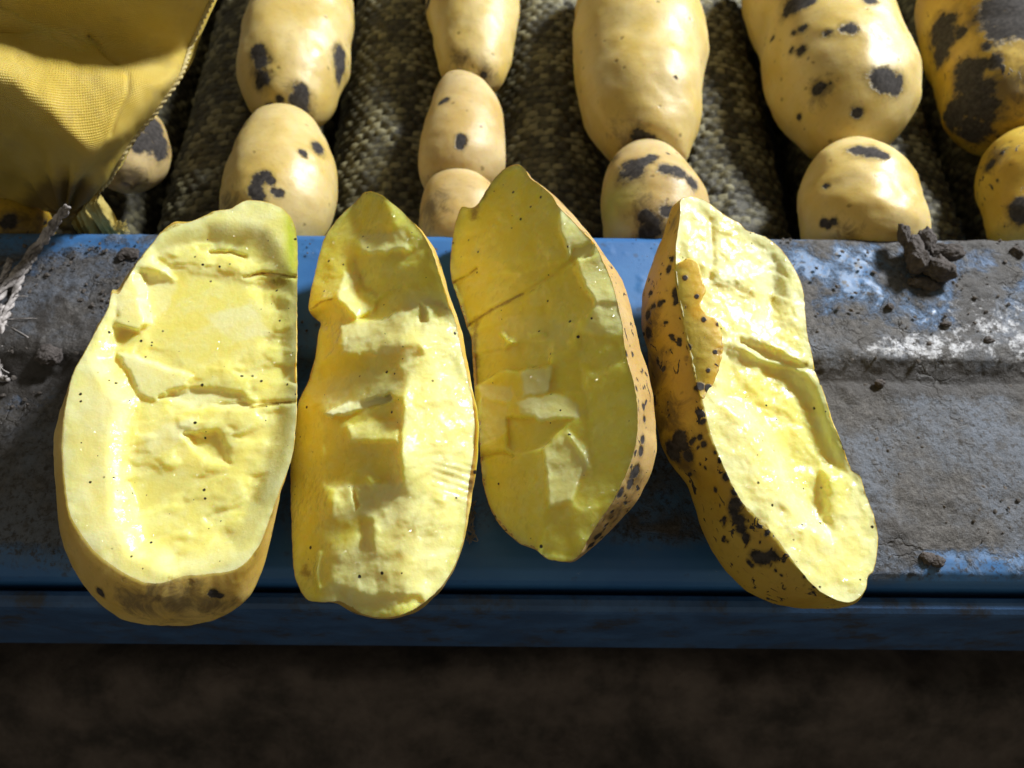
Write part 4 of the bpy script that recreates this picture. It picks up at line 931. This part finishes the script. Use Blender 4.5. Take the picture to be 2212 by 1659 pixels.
def clod(label, pieces, group=None, seed=0):
    parts = []
    c0 = None
    for i, (kx, ky, z, r) in enumerate(pieces):
        c = on_z(np.array([kx, ky], float), z); c0 = c if c0 is None else c0
        parts.append(clod_mesh(c, r, seed + i))
    V, F = join(parts)
    zr = np.where(V[:, 1] < 0.1625, rail_z(V[:, 1]), -1) + 0.0003
    V[:, 2] = np.maximum(V[:, 2], zr)
    o = mesh('soil_clod', V, F, M_CLOD, None)
    b = Vector((c0[0], c0[1], 0)); o.data.transform(Matrix.Translation(-b)); o.location = b
    return tag(o, label, 'soil clod', group)
clod('large broken grey soil clod perched at the far edge of the rail', [(2030, 580, 0.0045, (0.0052, 0.0042, 0.0036)), (1975, 540, 0.0050, (0.0030, 0.0056, 0.0030)), (1953, 508, 0.0062, (0.0020, 0.0042, 0.0026)), (2045, 545, 0.0050, (0.0052, 0.0029, 0.0026)), (2004, 520, 0.0055, (0.0030, 0.0050, 0.0026)), (1985, 565, 0.0050, (0.0036, 0.0036, 0.0040))], None, 50)
clod('flat crumbled soil flake just below the large grey clod', [(1990, 610, 0.0012, (0.0045, 0.0022, 0.0016)), (2010, 616, 0.001, (0.003, 0.002, 0.0014))], None, 60)
clod('rounded grey soil lump at the left end of the rail step', [(107, 768, 0.0016, (0.0042, 0.0034, 0.0022))], None, 63)
clod('thin soil flake lying near the far edge beside the first cut half', [(280, 548, 0.0012, (0.0038, 0.0022, 0.0012)), (262, 556, 0.0012, (0.0014, 0.0012, 0.0012))], None, 66)
clod('pair of grey soil lumps near the rounded front edge, right of the cut halves', [(2005, 1205, -0.0034, (0.0022, 0.0018, 0.0009)), (2026, 1212, -0.0034, (0.0022, 0.0016, 0.0010))], None, 70)
clod('dark soil lump on the far corner of the rail at the right edge', [(2197, 545, 0.0012, (0.0022, 0.0024, 0.0018))], None, 73)
for lab, kx, ky, sx, sy in (('black wet soil bit below the right end of the large clod', 2045, 700, 0.0019, 0.0011), ('round black soil bit midway along the dusty upper plate', 1922, 662, 0.0014, 0.0012),
                            ('black soil bit lowest of those by the white worn, glaring spot', 1900, 828, 0.0016, 0.0013), ('spiky black soil bit near the right edge above the step', 2135, 735, 0.0018, 0.0012)):
    clod(lab, [(kx, ky, -0.0022 if ky > 800 else 0.0008, (sx, sy, 0.0010))], None, int(kx))

def crumbs():
    ico = bpy.data.meshes.new('tmp')
    import bmesh
    bm = bmesh.new(); bmesh.ops.create_icosphere(bm, subdivisions=1, radius=1.0)
    bv = np.array([v.co[:] for v in bm.verts]); bf = [[v.index for v in f.verts] for f in bm.faces]; bm.free()
    bpy.data.meshes.remove(ico)
    parts = []
    r = np.random.default_rng(5)
    def put(n, xr, yr, smin, smax, cl=None):
        for i in range(n):
            x = r.uniform(*xr); y = r.uniform(*yr)
            if vnoise(np.array([[x * 90, y * 90]]), 4)[0] < r.uniform(-0.8, 0.5): continue
            s = smin + (smax - smin) * r.random() ** 3
            v = bv * (1 + 0.35 * r.uniform(-1, 1, (len(bv), 1))) * np.array([s * r.uniform(0.7, 1.5), s * r.uniform(0.7, 1.2), s * r.uniform(0.4, 0.8)])
            a = r.uniform(0, 6.28); Rm = np.array([[math.cos(a), -math.sin(a), 0], [math.sin(a), math.cos(a), 0], [0, 0, 1]])
            z = float(rail_z(np.array(y))) + s * 0.25 + 0.0009
            parts.append((v @ Rm.T + np.array([x, y, z]), bf))
    put(1700, (-0.185, -0.095), (0.098, 0.158), 0.00018, 0.0008)
    put(1000, (0.085, 0.200), (0.056, 0.160), 0.00016, 0.0007)
    put(260, (-0.09, 0.10), (0.120, 0.160), 0.00015, 0.0005)
    V, F = join(parts)
    tag(mesh('soil_crumbs', V, F, M_CRUMB, smooth=False), 'fine grey soil crumbs scattered over the rail', 'soil', None, 'stuff')
crumbs()

def net_scrap():
    rs = np.random.default_rng(3); parts = []
    base = on_z(np.array([1018, 1130.0]), -0.003)
    pts = [base + np.array([rs.uniform(-0.0012, 0.0014), t, rs.uniform(0, 0.0014)]) for t in np.linspace(0.0055, -0.0055, 15)]
    for k in range(5):
        p = np.array(pts) + rs.normal(0, 0.0006, (15, 3)); p[:, 2] = np.abs(p[:, 2] + 0.0035) - 0.0033
        parts.append(tube(catmull(p, 60, False), 0.00016, 6))
    V, F = join(parts)
    o = mesh('net_scrap', V, F, mat_plain('grey_fibre', (0.16, 0.15, 0.14), (0.3, 0.28, 0.27)))
    tag(o, 'tiny lacy grey fibre scrap beside the right flank of the second cut half', 'fibre scrap')
net_scrap()

# ------------------------------------------------------------------ yellow sack, its cord and tuft
def build_sack():
    root = thing('woven_sack', tuple(on_z(np.array([150., 400.]), 0.0)), 'yellow woven plastic sack with tied bottom hanging over the left end of the rail', 'sack')
    #        row of (kx, ky, world y)
    rows = [
        [(-330, -260, .215), (-120, -260, .213), (60, -260, .212), (220, -260, .212), (380, -260, .214), (500, -260, .218), (560, -260, .226)],
        [(-330, -80, .206), (-100, -80, .203), (60, -80, .200), (200, -80, .200), (340, -80, .202), (440, -80, .206), (492, -80, .214)],
        [(-330, 20, .204), (-100, 30, .200), (47, 61, .197), (160, 82, .197), (268, 93, .199), (373, 102, .203), (415, 92, .210)],
        [(-330, 62, .190), (-100, 75, .187), (30, 112, .183), (130, 150, .180), (250, 175, .181), (345, 180, .186), (388, 165, .196)],
        [(-330, 105, .178), (-100, 120, .174), (10, 158, .172), (100, 222, .167), (190, 300, .163), (285, 270, .172), (335, 245, .186)],
        [(-330, 160, .173), (-100, 180, .169), (10, 215, .168), (95, 275, .164), (185, 335, .161), (250, 325, .168), (285, 305, .180)],
        [(-330, 260, .176), (-100, 290, .172), (10, 315, .172), (80, 350, .169), (155, 385, .164), (225, 380, .167), (258, 350, .175)],
        [(-330, 390, .182), (-100, 400, .180), (20, 405, .178), (75, 420, .174), (125, 448, .167), (175, 440, .168), (215, 420, .172)],
        [(-330, 440, .186), (-100, 445, .184), (20, 440, .180), (80, 445, .175), (120, 465, .167), (150, 470, .167), (178, 452, .170)],
    ]
    P = np.array([[on_y(np.array([a, b], float), c) for a, b, c in row] for row in rows])   # rows x cols x 3
    nu, nv = 150, 170
    A = np.stack([catmull(P[i], nu, False) for i in range(len(rows))])
    B = np.stack([catmull(A[:, j], nv, False) for j in range(nu)], 1)        # nv x nu x 3
    UVs = np.stack(np.meshgrid(np.linspace(0, 0.5, nu), np.linspace(0, 0.5, nv)), -1).reshape(-1, 2)
    V = B.reshape(-1, 3)
    K = to_k(V)
    du = np.gradient(B, axis=1); dv = np.gradient(B, axis=0); nn = np.cross(du, dv); nn /= np.linalg.norm(nn, axis=-1)[..., None] + 1e-12
    nn = nn.reshape(-1, 3); 
    if (nn @ np.array([0, -1, 0.5])).mean() < 0: nn = -nn
    wr = 0.0011 * fbm(np.stack([K[:, 0] / 60, K[:, 1] / 90], -1), 7, 3)
    # gathers converging on the tied corner
    ang = np.arctan2(K[:, 1] - 470, K[:, 0] - 140); rr = np.hypot(K[:, 0] - 140, K[:, 1] - 470)
    wr += 0.0016 * np.sin(ang * 13 + 2.5 * fbm(K / 70, 3, 2)) * sstep(190, 50, rr) * sstep(5, 40, rr)
    wr -= 0.0018 * np.exp(-(seg_dist(K, [(190, 80), (225, 110), (253, 132)], False) / 5) ** 2)
    wr -= 0.0010 * np.exp(-(seg_dist(K, [(275, 160), (277, 200), (255, 240), (240, 290)], False) / 4) ** 2)
    V = V + nn * wr[:, None]
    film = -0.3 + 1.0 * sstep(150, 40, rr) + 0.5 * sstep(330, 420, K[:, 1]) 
    F = grid_faces(nu, nv)
    # back layer
    Bk = V + np.array([0, 0.010, -0.004]) + np.array([0, 1, 0]) * (0.018 * np.sin(np.linspace(0, np.pi, nu))[None] * np.sin(np.linspace(0.1, np.pi - 0.1, nv))[:, None]).reshape(-1, 1)
    nV = len(V)
    edge = [j for j in range(nu)] + [i * nu + nu - 1 for i in range(1, nv)] + [(nv - 1) * nu + j for j in range(nu - 2, -1, -1)] + [i * nu for i in range(nv - 2, 0, -1)]
    side = [[edge[i], edge[i - 1], edge[i - 1] + nV, edge[i] + nV] for i in range(len(edge))]
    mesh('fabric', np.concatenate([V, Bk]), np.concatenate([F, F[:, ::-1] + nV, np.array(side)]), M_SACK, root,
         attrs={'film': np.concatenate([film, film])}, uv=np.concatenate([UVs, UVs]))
    # stitched cord along the right edge
    ed = V.reshape(nv, nu, 3)[:, -1][8:]
    ed = catmull(ed[::6], 340, False)
    parts = []
    s = np.linspace(0, 1, len(ed)); ph = s * 2 * np.pi * 26
    for k in range(2):
        off = np.stack([np.cos(ph + k * np.pi), np.sin(ph + k * np.pi) * 0.5, np.sin(ph + k * np.pi)], -1) * 0.00032
        parts.append(tube(ed + off + np.array([0.0004, -0.0005, 0.0003]), 0.00048, 6))
    Vc, Fc = join(parts)
    mesh('edge_cord', Vc, Fc, mat_plain('pale_yellow_cord', (0.42, 0.33, 0.12), (0.58, 0.5, 0.26), 500, 0.75), root)
    # loose yellow flap below the tie: folded strip with frayed end
    fl = mat_plain('frayed_yellow', (0.55, 0.42, 0.10), (0.68, 0.55, 0.18), 300, 0.75)
    strips = []
    for a, b, w0, w1 in (((190, 432), (250, 512), 9, 17), ((208, 430), (262, 506), 7, 9), ((172, 452), (205, 510), 9, 14), ((160, 468), (184, 512), 3, 4)):
        t = np.linspace(0, 1, 26); u = np.linspace(-1, 1, 11)
        T, U = np.meshgrid(t, u, indexing='ij')
        wd = w0 + (w1 - w0) * T
        kx = a[0] + (b[0] - a[0]) * T + U * wd * 0.9; ky = a[1] + (b[1] - a[1]) * T - U * wd * 0.55
        kk = np.stack([kx, ky], -1)
        p = on_y(kk.reshape(-1, 2), 0.1685)
        p[:, 1] += (-0.0022 * (1 - U ** 2) + 0.0009 * np.sin(U * 7 + T * 4)).ravel() + 0.0007 * fbm(kk.reshape(-1, 2) / 9, 5, 3)
        f = grid_faces(11, 26); q = p + np.array([0, 0.0006, 0])
        m = len(p); strips.append((np.concatenate([p, q]), np.concatenate([f, f[:, ::-1] + m])))
    rs = np.random.default_rng(9)
    for i in range(90):
        k0 = np.array([rs.uniform(236, 268), rs.uniform(488, 506)]); k1 = k0 + np.array([rs.uniform(0, 16), rs.uniform(-16, 6)])
        km = (k0 + k1) / 2 + rs.normal(0, 3, 2)
        y0 = 0.1675 + rs.uniform(-0.001, 0.002)
        strips.append(tube(catmull(np.array([on_y(k0, y0), on_y(km, y0 - 0.001), on_y(k1, y0 - 0.001)]), 7, False), 0.00009, 4))
    Vs, Fs = join(strips)
    mesh('frayed_flap', Vs, Fs, fl, root)
build_sack()

def build_cord():
    root = thing('tie_cord', tuple(on_z(np.array([70., 600.]), 0.0)), 'frayed dirty white cord trailing from the sack down the left end of the rail', 'cord')
    mat = mat_plain('dirty_white_cord', (0.10, 0.088, 0.08), (0.56, 0.52, 0.52), 260, 0.8)
    def strand(pts, r, tw, n=90):
        p = catmull(np.array([on_z(np.array(q[:2], float), q[2]) for q in pts]), n, False)
        s = np.linspace(0, 1, n); out = []
        for k in range(3):
            ph = s * 2 * np.pi * tw + k * 2.094
            rad = r * (0.75 + 0.45 * vnoise(np.stack([s * 30, s * 0 + k], -1), k))
            out.append(tube(p + np.stack([np.cos(ph), np.sin(ph) * 0.6, np.sin(ph)], -1) * r * 0.8, rad, 7))
        return join(out)
    zz = 0.004
    for pts, r, tw in (([(146, 448, .022), (128, 470, .018), (112, 492, .014), (95, 515, .009), (62, 555, zz), (36, 590, zz), (8, 625, zz), (-30, 680, zz)], 0.0009, 3.4),
                       ([(128, 468, .016), (110, 498, .010), (92, 524, .006), (70, 556, .003), (58, 578, .002)], 0.0008, 2.2),
                       ([(60, 568, .003), (46, 600, .002), (34, 630, .002), (22, 660, .002), (8, 690, .002), (-2, 720, .001), (3, 752, .0005)], 0.0007, 3.1),
                       ([(22, 560, .006), (12, 590, .004), (-4, 620, .004), (-40, 650, .004)], 0.0007, 1.6),
                       ([(6, 660, .002), (0, 700, .002), (8, 740, .0), (2, 775, -.002), (-4, 810, -.002), (14, 818, -.002)], 0.0007, 2.2)):
        V, F = strand(pts, r, tw); mesh('strand', V, F, mat, root)
    rs = np.random.default_rng(4); parts = []
    for a, b in (((14, 690), (86, 688)), ((10, 700), (70, 735)), ((20, 640), (60, 640)), ((0, 790), (20, 806))):
        a = np.array(a, float); b = np.array(b, float); m = (a + b) / 2 + rs.normal(0, 5, 2)
        parts.append(tube(catmull(np.array([on_z(a, .0015), on_z(m, .0022), on_z(b, .0015)]), 20, False), 0.00014, 5))
    V, F = join(parts); mesh('loose_fibres', V, F, mat, root)
build_cord()

# ------------------------------------------------------------------ ground in front of the rail
def build_ground():
    xs = np.linspace(-0.6, 0.6, 240); ys = np.linspace(-0.35, 0.75, 220)
    X, Y = np.meshgrid(xs, ys)
    P = np.stack([X.ravel(), Y.ravel()], -1)
    z = -0.175 + 0.030 * np.exp(-((P[:, 1] - 0.042 - 0.012 * fbm(P * 9, 4, 2)) / 0.022) ** 2) + 0.018 * fbm(P * 16, 5, 5, 0.6) + 0.006 * fbm(P * 70, 6, 5, 0.6)
    z -= 0.06 * sstep(-0.005, -0.03, P[:, 1] - 0.1 * np.clip(0.09 - P[:, 0], -1, 0)) * sstep(0.05, 0.10, P[:, 0])
    V = np.concatenate([P, z[:, None]], 1)
    n = NT('dark_brown_earth')
    c = n.mix(n.ramp(n.noise(30, 6, 0.65), 0.3, 0.7), (0.035, 0.029, 0.026), (0.17, 0.135, 0.12))
    c = n.mix(n.ramp(n.noise(260, 6, 0.75), 0.5, 0.8, 0, 0.5), c, (0.16, 0.12, 0.10))
    n.pr(Base_Color=c, Roughness=0.95, Normal=n.bump(n.noise(220, 7, 0.75), 0.9, 0.003))
    tag(mesh('ground', V, grid_faces(240, 220), n.m), 'dark brown earth in the shade below the rail', None, None, 'structure')
build_ground()
